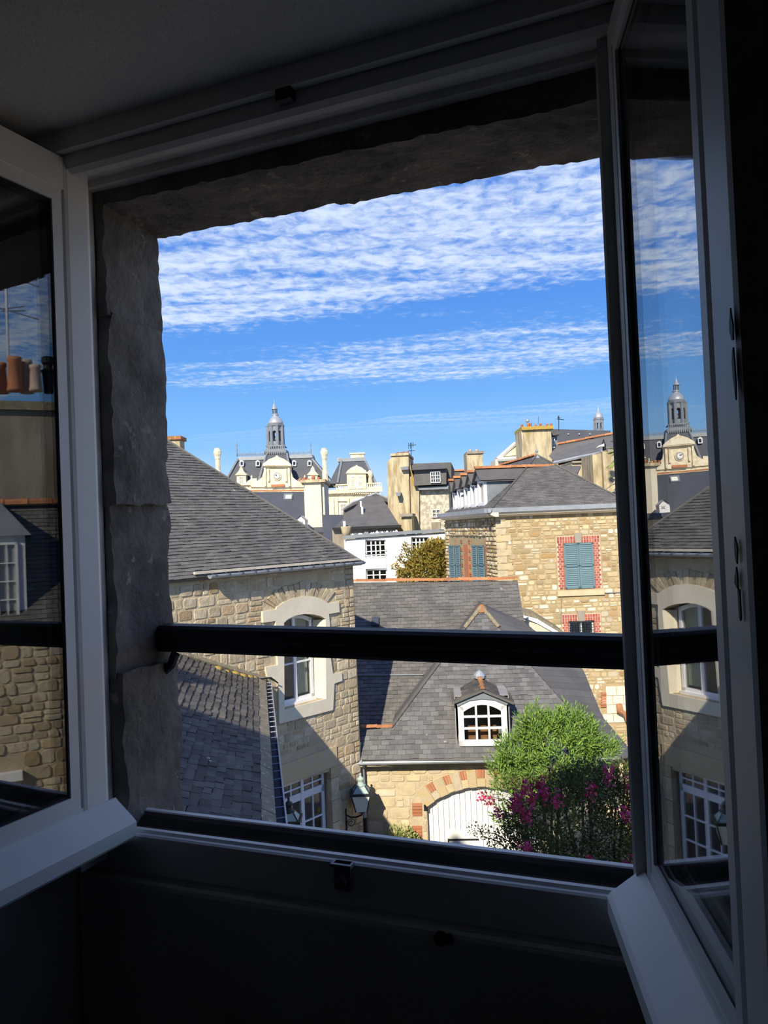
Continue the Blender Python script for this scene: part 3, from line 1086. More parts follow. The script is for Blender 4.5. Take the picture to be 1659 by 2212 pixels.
# flat dressed lintel over the glazed door and its jamb stones
lint_h = H.hits([(600, 1698), (600, 1640), (648, 1617), (752, 1612), (736, 1640), (720, 1662)])
lint_h = [(H.hit(604, 1690)[0], H.hit(660, 1678)[1]), (H.hit(728, 1690)[0], H.hit(660, 1678)[1]), (H.hit(728, 1690)[0], H.hit(660, 1634)[1]), (H.hit(604, 1690)[0], H.hit(660, 1634)[1])]
MB().prism(H, lint_h, -.02, .03).build('lintel', MT['ashlar'], house)
jp = []
j0, j1 = H.hit(714, 1700)[0], H.hit(730, 1700)[0]
vtop = H.hit(660, 1678)[1]
v = zb
k = 0
while v < vtop - .05:
    h_ = min(.42, vtop - v)
    wj = j1 + (.06 if k % 2 else 0)
    MB().box(H, j0, wj, v + .006, v + h_ - .006, -.1, .025).build('jamb_stone', MT['ashlar'], house)
    jp.append([(j0, v), (wj, v), (wj, v + h_), (j0, v + h_)])
    v += h_
    k += 1
ai = [(592, 1313), (600, 1306), (612, 1299), (630, 1292), (653, 1287), (672, 1288), (690, 1293), (704, 1301)]
ao = [(566, 1298), (580, 1284), (598, 1270), (622, 1260), (652, 1254), (681, 1255), (705, 1262), (724, 1276)]
ai, ao = [Vector((*H.hit(*q), 0)) for q in ai], [Vector((*H.hit(*q), 0)) for q in ao]
def along(pts, t):
    t *= len(pts) - 1
    i = min(int(t), len(pts) - 2)
    return pts[i].lerp(pts[i + 1], t - i)
na = 15
arng = random.Random(77)
for i in range(na):
    t0, t1 = (i + .06) / na, (i + .94) / na
    k0 = arng.uniform(.82, 1.05)
    q4 = [along(ai, t0), along(ai, t1), along(ai, t1).lerp(along(ao, t1), k0), along(ai, t0).lerp(along(ao, t0), k0)]
    MB().prism(H, [(q_.x, q_.y) for q_ in q4], -.02, arng.uniform(.015, .035)).build('arch_stone', MT['stone'], house)
ring_h = [(q_.x, q_.y) for q_ in ai] + [(q_.x, q_.y) for q_ in ao[::-1]]
stone_field(H, wall_poly, [sur_h, door_hole, lint_h, ring_h] + jp, (.09, .23), (.13, .42), 5, hwall, MT['stone'], depth=(.004, .016), gap=.009, round_=.10, rough=.8)
# glazed double door with transom lights
du0, du1 = H.hit(612, 1720)[0], H.hit(710, 1700)[0]
dv1 = H.hit(660, 1682)[1]
dvt = H.hit(660, 1722)[1]
window_unit(H, du0, du1, dvt, dv1, 2, 2, 2, house, w=-.12, fw=.06, bar=.028, name='transom_window')
window_unit(H, du0, du1, zb + .05, dvt, 2, 2, 6, house, w=-.12, fw=.075, bar=.028, name='glazed_door')
# roof
HRF = slope(H.pt(.16, -.02, .14), H.U, 44)
c44 = math.cos(R(44))
rh_ = 3.6
hpoly = [(ue - .2, 0), (0, 0), (-rh_, rh_ / c44), (ue - .2, rh_ / c44)]
hroof = MB()
hroof.prism(HRF, hpoly, -.06, -.004)
hroof = hroof.build('roof', MT['slate_b'], house)
slate_field(HRF, hpoly, .078, .155, 3, hroof, MT['slate'])
e0, e1, e2 = HRF.pt(0, 0), HRF.pt(-rh_, rh_ / c44), HRF.pt(0, 0) + cdir(-50) * 7
MB().sheet([e0, e2, e1]).build('hip_slope', MT['slate'], house)
MB().tube([e0 + Z * .01, e1 + Z * .01], .03, 6).build('hip_ridge', MT['slate'], house)
# a pale chimney behind the roof's shoulder
chp = vwall(375, 948, 17.5, 90)
MB().box(chp, -.12, .14, -1.4, .0, -.4, 0).build('chimney', MT['render_y'], house)
MB().box(chp, -.16, .18, -.02, .06, -.45, .05).build('chimney_cap', MT['tile'], house)
# gutter on hooks with the pale fascia board behind it
gu0 = H.hit(452, 1246, .2)[0]
gu1 = H.hit(784, 1207, .2)[0]
GV = H.hit(600, 1230, .2)[1]
gt = MB()
n = 8
prof = []
for i in range(n + 1):
    t = math.pi * i / n
    prof.append((.215 - .06 * math.cos(t), GV - .055 * math.sin(t)))
prof += [(w * .94 + .013, v + .006) for w, v in prof[::-1]]
gt.profile(H, prof, gu0, gu1)
gut = gt.build('gutter', MT['zinc'], house)
n = 14
for i in range(n):
    u = gu0 + .08 + (gu1 - gu0 - .16) * i / (n - 1)
    hk = MB()
    hk.tube([H.pt(u, GV + .05, .13), H.pt(u, GV + .03, .16), H.pt(u, GV + .012, .20), H.pt(u, GV + .006, .25), H.pt(u, GV + .02, .285), H.pt(u, GV - .03, .285)], .011, 5)
    hk.build('gutter_hook', MT['gutterblue'], gut)
MB().box(H, gu0 - .25, gu1 - .05, GV + .035, GV + .075, .12, .17).build('fascia', MT['fascia'], house)

# ------------------------------------------------------------------ low wing running towards us, slate roof, gutter
g0u, g0v = H.hit(570, 1470)
G0 = H.pt(g0u, g0v)
r_ = ray(590, 1800)
G1 = CAM + r_ * ((G0.z - CAM.z) / r_.z)
LU = (G0 - G1).normalized()
LN = LU.cross(Z)
wing = thing('low_wing', 'low wing with weathered slate roof and dark gutter leaning on the corner house', 'outbuilding', base_of((G0 + G1) / 2))
LR = slope(G0, LU, 28.4)
uf, vf = LR.hit(365, 1408)
u_near = -9.3
Ltop = 4.2
lpoly = [(u_near, .13), (uf * .13 / vf, .13), (uf * Ltop / vf, Ltop), (u_near, Ltop)]
lroof = MB().prism(LR, [(u_near, -.02), (0, -.02), (uf * Ltop / vf, Ltop), (u_near, Ltop)], -.08, -.006).build('roof', MT['slate_b'], wing)
slate_field(LR, lpoly, .095, .16, 8, lroof, MT['slate_l'], bend=lambda u, v: .10 * ((v - 1.1) / 1.2) ** 2 * .3, jit=1.6, th=.02)
# mossy edging strip, then the gutter with its two bright lips
for i in range(14):
    a = u_near + (-u_near) * i / 14
    b = u_near + (-u_near) * (i + 1) / 14
    MB().box(LR, a + .01, b - .004, -.02, .125, -.01, .035).build('edging_slab', MT['moss'], wing)
LV = Fr(G0, LU, Z, LN)
lg = MB()
lg.profile(LV, [(.0, -.02), (.012, -.02), (.03, -.075), (.10, -.075), (.118, -.0), (.13, -.0), (.11, -.09), (.02, -.09)], u_near, -.05)
lgut = lg.build('gutter', MT['gutterblue'], wing)
MB().tube([LV.pt(u_near, .004, .124), LV.pt(-.05, .004, .124)], .009, 6).build('gutter_lip', MT['zinc'], lgut)
MB().tube([LV.pt(u_near, -.008, .006), LV.pt(-.05, -.008, .006)], .008, 6).build('gutter_lip', MT['zinc'], lgut)
for i in range(26):
    u = -.25 - i * .28
    MB().tube([LV.pt(u, .0, .004), LV.pt(u, .006, .126)], .006, 5).build('gutter_strap', MT['zinc'], lgut)
MB().box(LV, u_near, -.1, -G0.z, -.08, -.30, -.10).build('wall', MT['mortar'], wing)
# lichen tufts and cement fillet where the roof meets the house wall
for (x, y, s_) in ((468, 1444, .09), (505, 1455, .10), (520, 1460, .11), (535, 1463, .10), (548, 1466, .08), (490, 1452, .05)):
    p_ = LR.pt(*LR.hit(x, y))
    MB().lathe(p_ - Z * .02, [(s_, 0), (s_ * .9, .03), (s_ * .5, .055), (s_ * .1, .06)], 9).build('lichen_tuft', MT['lichen'], wing)
fl = MB()
A, B = LR.pt(0, 0), LR.pt(uf * 2.6 / vf, 2.6)
fl.tube([A + Z * .02, B + Z * .02], .06, 6)
fl.build('cement_fillet', MT['moss'], wing)
fp = H.pt(*H.hit(566, 1462), .1)
MB().tube([H.pt(*H.hit(548, 1466), .12), H.pt(*H.hit(572, 1462), .16), H.pt(*H.hit(592, 1474), .10)], .014, 6).build('gutter_bracket', MT['iron'], wing)


# ------------------------------------------------------------------ coach house with dormer and arched white gate
GW = vwall(787, 1650, 15.7, 94)
coach = thing('coach_house', 'low slate coach house with arched white gate and round-headed dormer window', 'outbuilding', base_of(GW.pt(1.2, 0)))
zbg = -GW.o.z
gR = GW.hit(1345, 1640)[0]
gate_top = GW.hits([(922, 1742), (940, 1729), (975, 1713), (1010, 1702), (1045, 1699), (1080, 1702), (1112, 1712), (1142, 1727), (1163, 1742)])
gl_, gr_ = gate_top[0][0], gate_top[-1][0]
gate_hole = [(gl_, zbg - .01)] + gate_top + [(gr_, zbg - .01)]
gwall_poly = [(0, zbg), (gR, zbg), (gR, .1), (0, .1)]
gw_m = MB().prism(GW, gwall_poly, -.3, 0, [[(gl_, zbg + .01)] + gate_top + [(gr_, zbg + .01)]]).build('wall', MT['mortar'], coach)
# voussoirs: stone with brick pairs between
cu_, n = (gl_ + gr_) / 2, 15
arch_pts_i, arch_pts_o = [], []
gm_v = gate_top[4][1]
spring = gate_top[0][1]
def arch(t, off):
    # t -1..1 across the gate; circular arc through springs and crown, raised by off
    half = (gr_ - gl_) / 2
    rise = gm_v - spring
    rad = (half * half + rise * rise) / (2 * rise)
    am = math.asin(half / rad)
    q = am * t
    return cu_ + (rad + off) * math.sin(q), gm_v - rad + (rad + off) * math.cos(q)
vo = []
vw = [.34]
edges = [-1.0]
seqw = [.19, .13, .15, .13, .14, .12, .14]          # alternate stone / brick from each haunch to the key
tot = sum(seqw)
x_ = -1.0
for w in seqw:
    x_ += w / tot * .93
    edges.append(x_)
edges = edges + [-e for e in edges[::-1]]
vouss_poly = [arch(t / 10, .36) for t in range(-10, 11)] + [arch(t / 10, 0) for t in range(10, -11, -1)]
for i in range(len(edges) - 1):
    t0, t1 = edges[i] + .006, edges[i + 1] - .006
    q = i if i < 7 else 14 - i
    if q % 2 == 1:
        o0 = MB().prism(GW, [arch(t0, .01), arch(t1, .01), arch(t1, .17), arch(t0, .17)], -.02, .03).build('voussoir', MT['ashlar'], coach)
        nb = 3
        for b_ in range(nb):
            ta, tb = t0 + (t1 - t0) * b_ / nb, t0 + (t1 - t0) * (b_ + 1) / nb - .008
            MB().prism(GW, [arch(ta, .185), arch(tb, .185), arch(tb, .35), arch(ta, .35)], -.02, .022).build('brick', MT['brick_o'], coach)
    else:
        MB().prism(GW, [arch(t0, .0), arch(t1, .0), arch(t1, .355), arch(t0, .355)], -.02, .035).build('voussoir', MT['ashlar'], coach)
# quoin bricks in the jamb
bpoly = []
for (x, y) in ((901, 1748), (901, 1797)):
    c_ = GW.hit(x, y)
    for k in range(4):
        vv = c_[1] - .13 + k * .066
        MB().box(GW, c_[0] - .10, c_[0] + .10, vv, vv + .056, -.02, .02).build('brick', MT['brick_o'], coach)
    bpoly.append([(c_[0] - .12, c_[1] - .15), (c_[0] + .12, c_[1] - .15), (c_[0] + .12, c_[1] + .15), (c_[0] - .12, c_[1] + .15)])
stone_field(GW, gwall_poly, [vouss_poly, gate_hole] + bpoly, (.14, .32), (.2, .55), 17, gw_m, MT['ashlar'], depth=(.008, .025), round_=.1, rough=.35, gap=.018)
# planked gate with wicket door
gate = MB()
gate.box(GW, gl_ - .02, gr_ + .02, zbg, spring - .05, -.22, -.19)
gate = gate.build('gate_frame', MT['gate'], coach)
npl = 20
for i in range(npl):
    a, b = gl_ + (gr_ - gl_) * i / npl, gl_ + (gr_ - gl_) * (i + 1) / npl
    ta, tb = -1 + 2 * i / npl, -1 + 2 * (i + 1) / npl
    MB().prism(GW, [(a + .004, zbg + .02), (b - .004, zbg + .02), (b - .004, arch(tb, -.005)[1]), (a + .004, arch(ta, -.005)[1])], -.18, -.145).build('plank', MT['gate'], gate)
wc0, wc1 = GW.hit(970, 1798), GW.hit(1034, 1798)
MB().prism(GW, [(wc0[0], zbg + .02), (wc1[0], zbg + .02), (wc1[0], wc0[1]), (wc0[0], wc0[1])], -.15, -.130).build('wicket_door', MT['gate'], gate)
MB().box(GW, wc0[0] - .02, wc1[0], wc0[1] - .215, wc0[1] - .185, -.13, -.115).build('strap_hinge', MT['iron'], gate)
MB().box(GW, wc0[0] - .03, wc0[0] - .01, wc0[1] - .33, wc0[1] - .18, -.14, -.118).build('latch', MT['iron'], gate)
MB().box(GW, gl_ - .06, gl_ + .02, spring - .08, spring + .04, -.06, .03).build('hinge_block', MT['iron'], coach)
# front slope, hips and the slope turning away on the right
ge = GW.hit(787, 1643, .30)
GR = slope(GW.pt(ge[0], ge[1], .30), GW.U, 47.5)
APX = GR.hit(1040, 1310)
gpoly = GR.hits([(778, 1642), (1329, 1642), (1235, 1538), (1146, 1437), (1040, 1310), (846, 1572), (781, 1577)])
DM = Fr(GR.pt(*GR.hit(1045, 1614)) + GW.N * .03, GW.U, Z, GW.N)
d0, d1 = DM.hit(992, 1610), DM.hit(1098, 1610)
dt = DM.hit(1045, 1510)[1]
def on_roof(p):
    return (p - GR.o).dot(GR.U), (p - GR.o).dot(GR.V)
hu0, hv0 = on_roof(DM.pt(d0[0] + .05, d0[1]))
hu1 = on_roof(DM.pt(d1[0] - .05, d0[1]))[0]
hv1 = hv0 + (dt - d0[1] - .05) / math.sin(R(47.5))
dhole = [(hu0, hv0 + .02), (hu1, hv0 + .02), (hu1, hv1), (hu0, hv1)]          # the roof is open inside the dormer
groof = MB().prism(GR, gpoly, -.06, -.004, [dhole]).build('roof', MT['slate_b'], coach)
slate_field(GR, gpoly, .105, .17, 21, groof, MT['slate_g'], th=.013, jit=1.8, holes=[dhole])
back = -GW.N
OFF = 1.1
la, lb = GR.pt(*GR.hit(846, 1572)), GR.pt(*APX)
lq = MB().sheet([la, lb, lb + back * OFF, la + back * OFF])
lq.build('left_slope', MT['slate'], coach)
MB().tube([la + Z * .02, lb + Z * .02], .035, 6).build('hip_ridge', MT['slate'], coach)
A_ = [GR.pt(*GR.hit(*q)) for q in ((1040, 1310), (1146, 1437), (1235, 1538), (1329, 1642))]
MR = Fr(GR.o + back * OFF, GR.U, GR.V, GR.N)
B_ = [MR.pt(*MR.hit(1133, 1345)), P(1258, 1442, 17.5), P(1301, 1548, 16.3), P(1374, 1634, 15.5)]
rs = MB()
n = 8
def lerp_path(pts, t):
    t *= len(pts) - 1
    i = min(int(t), len(pts) - 2)
    return pts[i].lerp(pts[i + 1], t - i)
rows = 22
for i in range(rows):
    t0, t1 = i / rows, (i + 1) / rows
    a0, b0, a1, b1 = lerp_path(A_, t0), lerp_path(B_, t0), lerp_path(A_, t1), lerp_path(B_, t1)
    up_ = Z * .012
    rs.add([a0, b0, b1 + up_, a1 + up_, b1, a1], [(0, 1, 2, 3), (3, 2, 4, 5)])
rs.add([A_[0], A_[0] + back * OFF, B_[0]], [(0, 1, 2)])
rs.build('right_slope', MT['slate_b'], coach)
MB().sheet([B_[3], B_[2], B_[1], B_[0], B_[0] - Z * 3, B_[3] - Z * 3]).build('gable_wall', MT['mortar_r'], coach)
rt0, rt1 = GR.pt(*GR.hit(781, 1574)) + Z * .02, GR.pt(*GR.hit(848, 1571)) + Z * .02
ridge_tiles(rt0, rt1, .055, .33, MT['tile'], coach, 2)
# weathered cap on the apex
for x, y in ((1003, 1358), (1078, 1356)):
    ridge_tiles(GR.pt(*GR.hit(1040, 1312)) + Z * .01, GR.pt(*GR.hit(x, y)) + Z * .01, .055, .2, MT['moss'], coach, int(x), 'hip_tile')
MB().lathe(GR.pt(*APX) - Z * .12, [(.17, 0), (.12, .08), (.06, .15), (.015, .17)], 8).build('apex_tile', MT['tile'], coach)
# gutter, swept lead end and downpipe
gg = MB()
gv = ge[1] - .055
prof = [(.34 - .055 * math.cos(math.pi * i / 8), gv + .03 - .055 * math.sin(math.pi * i / 8)) for i in range(9)]
prof += [(w * .93 + .024, v + .006) for w, v in prof[::-1]]
gx0, gx1 = GW.hit(756, 1650, .34)[0], GW.hit(1336, 1642, .34)[0]
gg.profile(GW, prof, gx0, gx1)
gg.build('gutter', MT['zinc'], coach)
le = [GW.pt(*GW.hit(755, 1650, .34), .34), GW.pt(*GW.hit(781, 1648, .34), .34), GW.pt(*GW.hit(786, 1615, .1), .1), GW.pt(*GW.hit(781, 1609, .05), .05)]
MB().add([p_ for p_ in le] + [p_ - Z * .03 for p_ in le], [(0, 1, 2, 3), (4, 5, 6, 7), (0, 1, 5, 4), (1, 2, 6, 5), (2, 3, 7, 6), (3, 0, 4, 7)]).build('lead_flashing', MT['zinc'], coach)
dpx = GW.hit(783, 1660, .12)
MB().tube([GW.pt(dpx[0], gv - .02, .3), GW.pt(dpx[0], gv - .12, .14), GW.pt(dpx[0], dpx[1] - 1.0, .12)], .045, 8).build('downpipe', MT['zinc'], coach)
MB().tube([GW.pt(dpx[0], dpx[1] - .98, .12), GW.pt(dpx[0], zbg, .12)], .052, 8).build('downpipe_shoe', MT['iron'], coach)
# dormer
dW = d1[0] - d0[0]
dorm = window_unit(DM, d0[0], d1[0], d0[1] - .02, dt, 1, 3, 3, coach, w=0, fw=.115, bar=.04, arch=.13, back=.9, depth=.07, name='dormer_window')
for s_, (ua, ub) in enumerate(((d0[0], d0[0] + .05), (d1[0] - .05, d1[0]))):
    MB().box(DM, ua, ub, d0[1], dt - .1, -1.3, -.07).build('dormer_cheek', MT['slate'], coach)
for i, x in enumerate((1025, 1045, 1065)):
    u_ = DM.hit(x, 1598)[0]
    MB().box(DM, u_ - .11, u_ + .10, d0[1], d0[1] + .30, -.45, -.28).build('stored_box', MT['rust'], dorm)
pk = DM.hit(1042, 1487)
el, er = DM.hit(976, 1515), DM.hit(1109, 1515)
MB().prism(DM, [(el[0] + .06, el[1] + .01), (d0[0], dt - .13), (d0[0] + dW * .25, dt - .02), (d0[0] + dW * .5, dt + .005), (d0[0] + dW * .75, dt - .02), (d1[0], dt - .13), (er[0] - .06, er[1] + .01), (pk[0], pk[1] - .02)], -.05, .03).build('dormer_gable', MT['lead'], coach)
for sgn, e_ in ((-1, el), (1, er)):
    a = DM.pt(e_[0], e_[1], .09)
    b = DM.pt(pk[0], pk[1], .09)
    rb = 1.45
    sl = MB()
    q4 = [a, b, b - DM.N * rb, a - DM.N * .75]
    mid_a, mid_b = (a + q4[3]) / 2, (b + q4[2]) / 2
    sl.add(q4 + [p_ - Z * .05 for p_ in q4], [(0, 1, 2, 3), (4, 5, 6, 7), (0, 1, 5, 4), (3, 0, 4, 7)])
    dr = sl.build('dormer_roof', MT['slate_b'], coach)
    fr_ = Fr(a, -DM.N, (b - a), None)
    L_ = (b - a).length
    slate_field(fr_ if fr_.N.z > 0 else Fr(a, -DM.N, (b - a), -fr_.N), [(0, 0), (.75, 0), (rb, L_), (0, L_)], .10, .16, 31 + sgn, dr, MT['slate_l'], n_ind=40, th=.012)
ridge_tiles(DM.pt(pk[0], pk[1] + .01, .1), DM.pt(pk[0], pk[1] + .02, -1.0), .05, .28, MT['tile'], coach, 5)
MB().lathe(DM.pt(pk[0], pk[1] + .0, -1.05), [(.12, 0), (.13, .06), (.06, .14), (.01, .17)], 8).build('dormer_cap', MT['zinc'], coach)

# ------------------------------------------------------------------ long slate range behind the coach house
mid = thing('slate_range', 'long slate roof with orange ridge tiles behind the coach house', 'outbuilding', base_of(MR.pt(1, 2)))
la2, lb2 = GR.hit(846, 1572), APX                                  # valley against the coach house, same coordinates one step back
vm0 = la2[1] - .60
mpoly = [(MR.hit(740, 1600)[0], vm0), (la2[0], vm0), la2, lb2] + MR.hits([(1133, 1345), (1118, 1254), (740, 1259)])
mroof = MB().prism(MR, mpoly, -.06, -.004).build('roof', MT['slate_b'], mid)
slate_field(MR, mpoly, .10, .17, 23, mroof, MT['slate'], n_ind=300, th=.013, jit=1.5)
ra, rb_ = MR.pt(*mpoly[6]), MR.pt(*mpoly[5])
ridge_tiles(ra + Z * .03, rb_ + Z * .03, .07, .36, MT['tile'], mid, 4)
MB().sheet([ra, rb_, rb_ + back * 3 - Z * 3, ra + back * 3 - Z * 3]).build('rear_slope', MT['slate_b'], mid)
MB().sheet([rb_, MR.pt(*mpoly[4]), MR.pt(*mpoly[4]) + back * 4 - Z * 2, rb_ + back * 3 - Z * 3]).build('gable_wall', MT['mortar_r'], mid)
sk = MR.hit(811, 1345)
MB().box(MR, sk[0] - .09, sk[0] + .09, sk[1] - .12, sk[1] + .12, 0, .08).build('roof_vent', MT['gutterblue'], mid)
ln = MR.hits([(765, 1460), (915, 1459)])
MB().tube([MR.pt(*ln[0], .03), MR.pt(*ln[1], .03)], .018, 5).build('snow_rail', MT['lead'], mid)
# small lean-to with pale fascia between the range and the stone house
an = thing('lean_to_shed', 'small lean-to roof with pale fascia against the stone house', 'outbuilding', base_of(P(1170, 1345, 20.6)))
q = [P(1124, 1322, 21.3), P(1158, 1331, 20.9), P(1216, 1364, 20.2), P(1216, 1380, 20.2), P(1190, 1400, 20.4), P(1124, 1400, 21.3)]
pa = [P(1120, 1320, 21.2), P(1160, 1330, 20.8), P(1219, 1366, 20.1)]
sb = MB()
for i in range(2):
    a, b = pa[i], pa[i + 1]
    bk = back * 1.6
    sb.add([a, b, b + bk, a + bk, a - Z * .07, b - Z * .07], [(0, 1, 2, 3), (0, 1, 5, 4)])
sb.build('roof', MT['moss'], an)
pf = [p_ - Z * .07 - GW.N * .02 for p_ in pa]
MB().add(pf + [pf[2] - Z * .10, pf[1] - Z * .14, pf[0] - Z * .06], [(0, 1, 4, 5), (1, 2, 3, 4)]).build('fascia', MT['whitewash'], an)
MB().add(q, [(0, 1, 2, 3, 4, 5)]).build('wall', MT['render'], an)


# ------------------------------------------------------------------ stone house on the right with hipped roof
RW = vwall(1070, 1100, 23.0, 90)
rhouse = thing('stone_house', 'fieldstone house with grey-blue shutters, brick window surrounds and hipped slate roof', 'house', base_of(RW.pt(2, 0)))
zbr = -RW.o.z
RS = Fr(RW.o.copy(), cdir(172), Z, cdir(172).cross(Z))
rR = RW.hit(1392, 1200)[0]
LEN = 7.0
rpoly = [(0, zbr), (rR, zbr), (rR, .12), (0, .12)]
sh_px = (1222, 1172, 1282, 1273)
sc0, sc1 = RW.hit(1221, 1273), RW.hit(1281, 1171)
su0, su1, sv0, sv1 = sc0[0], sc1[0], sc0[1], sc1[1]
bh = [(su0 - .22, sv0 - .05), (su1 + .22, sv0 - .05), (su1 + .22, sv1 + .24), (su0 - .22, sv1 + .24)]
sill_h = [(su0 - .24, sv0 - .26), (su1 + .26, sv0 - .26), (su1 + .26, sv0 - .04), (su0 - .24, sv0 - .04)]
w2a, w2b = RW.hit(1230, 1385), RW.hit(1283, 1340)
b2h = [(w2a[0] - .2, w2a[1] - .05), (w2b[0] + .2, w2a[1] - .05), (w2b[0] + .2, w2b[1] + .2), (w2a[0] - .2, w2b[1] + .2)]
bl = RW.hits([(1302, 1562), (1372, 1562), (1372, 1480), (1302, 1480)])
rw_m = MB().prism(RW, rpoly, -.3, 0, [[(w2a[0], w2a[1]), (w2b[0], w2a[1]), (w2b[0], w2b[1]), (w2a[0], w2b[1])]]).build('wall', MT['mortar_r'], rhouse)
stone_field(RW, [(0, RW.hit(1100, 1640)[1]), (rR, RW.hit(1100, 1640)[1]), (rR, .0), (0, .0)], [bh, sill_h, b2h, bl], (.09, .20), (.10, .42), 41, rw_m, MT['stone_r'], gap=.02, depth=(.006, .022))
spoly = [(-LEN, zbr), (0, zbr), (0, .12), (-LEN, .12)]
rs_m = MB().prism(RS, spoly, -.3, 0).build('side_wall', MT['mortar_r'], rhouse)
# quoins at the corner
v = -.15
k = 0
while v > RW.hit(1100, 1270)[1]:
    q_ = .42 if k % 2 else .28
    MB().box(RW, -.01, q_, v - .20, v - .01, -.1, .025).build('quoin', MT['ashlar'], rhouse)
    v -= .21
    k += 1


def brick_jamb(fr, u0, u1, v0, v1, parent, head=True, wj=.19, seed=0):
    """toothed brick jambs and a flat brick head with a stone key"""
    me = bpy.data.meshes.new('brick')
    vs = [(-.5, -.5, 0), (.5, -.5, 0), (.5, .5, 0), (-.5, .5, 0), (-.5, -.5, 1), (.5, -.5, 1), (.5, .5, 1), (-.5, .5, 1)]
    me.from_pydata(vs, [], [(4, 5, 6, 7), (0, 1, 5, 4), (1, 2, 6, 5), (2, 3, 7, 6), (3, 0, 4, 7)])
    me.materials.append(MT['brick'])
    MB().prism(fr, [(u0 - wj - .01, v0), (u1 + wj + .01, v0), (u1 + wj + .01, v1 + .21), (u0 - wj - .01, v1 + .21)], -.02, .006, [[(u0, v0 + .001), (u1, v0 + .001), (u1, v1), (u0, v1)]]).build('brick_bed', MT['joint'], parent)
    n = int((v1 - v0) / .072)
    h = (v1 - v0) / n
    for i in range(n):
        vc = v0 + h * (i + .5)
        for s_, e in ((-1, u0), (1, u1)):
            if i % 2:
                cs = [(.0, .105), (.12, .19)]
            else:
                cs = [(.0, .05), (.065, .155)] + ([(.17, .19)] if False else [])
            for a, b in cs:
                inst('brick', me, fr.mat(e + s_ * (a + b) / 2, vc, 0), parent, (b - a, h * .80, .016))
    if head:
        nb = int((u1 - u0 + 2 * wj) / .075)
        for i in range(nb):
            uc = u0 - wj + (u1 - u0 + 2 * wj) * (i + .5) / nb
            if abs(uc - (u0 + u1) / 2) < .10: continue
            for vv, hh in ((v1 + .05, .09), (v1 + .15, .085)):
                inst('brick', me, fr.mat(uc, vv, 0), parent, ((u1 - u0 + 2 * wj) / nb * .8, hh, .016))
        c = (u0 + u1) / 2
        MB().prism(fr, [(c - .09, v1), (c + .09, v1), (c + .12, v1 + .30), (c - .12, v1 + .30)], -.02, .045).build('keystone', MT['render_g'], parent)


def shutter(fr, u0, u1, v0, v1, parent, w=.0, n=22):
    f = MB()
    b = .05 if u1 - u0 > .25 else .035
    f.box(fr, u0, u0 + b, v0, v1, w, w + .035)
    f.box(fr, u1 - b, u1, v0, v1, w, w + .035)
    for vv in (v0, v1 - b, (v0 + v1) / 2 - b / 2):
        f.box(fr, u0, u1, vv, vv + b, w, w + .035)
    f.box(fr, u0 + b, u1 - b, v0, v1, w - .004, w + .002)
    s_ = f.build('shutter', MT['shutter'], parent)
    me = bpy.data.meshes.new('slat')
    vs = [(-.5, -.5, .9), (.5, -.5, .9), (.5, .5, .1), (-.5, .5, .1), (-.5, -.5, .5), (.5, -.5, .5)]
    me.from_pydata(vs, [], [(0, 1, 2, 3), (0, 4, 5, 1)])
    me.materials.append(MT['shutter'])
    H_ = (v1 - v0 - 2 * b)
    for i in range(n):
        vc = v0 + b + H_ * (i + .5) / n
        if abs(vc - (v0 + v1) / 2) < b * .7: continue
        inst('slat', me, fr.mat((u0 + u1) / 2, vc, w), s_, (u1 - u0 - 2 * b, H_ / n * .95, .03))


brick_jamb(RW, su0, su1, sv0, sv1, rhouse)
um = (su0 + su1) / 2
shutter(RW, su0 + .01, um - .004, sv0 + .01, sv1 - .01, rhouse, .0)
shutter(RW, um + .004, su1 - .01, sv0 + .01, sv1 - .01, rhouse, .0)
MB().box(RW, sill_h[0][0], sill_h[1][0], sill_h[0][1] + .06, sill_h[2][1], -.02, .06).build('window_sill', MT['ashlar'], rhouse)
brick_jamb(RW, w2a[0], w2b[0], w2a[1], w2b[1], rhouse)
window_unit(RW, w2a[0], w2b[0], w2a[1], w2b[1], 2, 1, 1, rhouse, w=-.08, fw=.05)
gm = MB()
for i in range(10):
    u = w2a[0] + (w2b[0] - w2a[0]) * i / 9
    gm.box(RW, u - .006, u + .006, w2a[1], w2b[1], .0, .012)
for i in range(9):
    v = w2a[1] + (w2b[1] - w2a[1]) * i / 8
    gm.box(RW, w2a[0], w2b[0], v - .006, v + .006, .0, .012)
gm.build('window_grille', MT['iron'], rhouse)
# cable along the wall, block patch, rusty spout
cb = [RW.pt(*RW.hit(x, y), .04) for x, y in ((1211, 1345), (1212, 1284), (1300, 1281), (1350, 1279), (1357, 1272), (1355, 1200), (1350, 1110))]
MB().tube(cb, .012, 5).build('wall_cable', MT['lead'], rhouse)
bx0, bx1, bv0, bv1 = bl[0][0], bl[1][0], bl[0][1], bl[2][1]
for r_ in range(4):
    for c in range(3):
        h, w = (bv1 - bv0) / 4, (bx1 - bx0) / 3
        u = bx0 + c * w + (w * .4 if r_ % 2 else 0)
        u2 = min(u + w, bx1)
        MB().box(RW, u + .008, u2 - .008, bv0 + r_ * h + .008, bv0 + (r_ + 1) * h - .008, -.02, .03).build('block', MT['render'], rhouse)
for r_ in range(6):
    c_ = RW.hit(1304, 1498 + r_ * 5.4)
    MB().box(RW, c_[0] - .09, c_[0] + .07, c_[1] - .028, c_[1] + .028, .0, .045).build('brick', MT['brick_o'], rhouse)
sp = [RW.pt(*RW.hit(x, y), w) for x, y, w in ((1337, 1522, .02), (1336, 1533, .16), (1345, 1538, .22), (1350, 1552, .24))]
MB().tube(sp, [.09, .11, .07, .05], 8).build('spout', MT['rust'], rhouse)
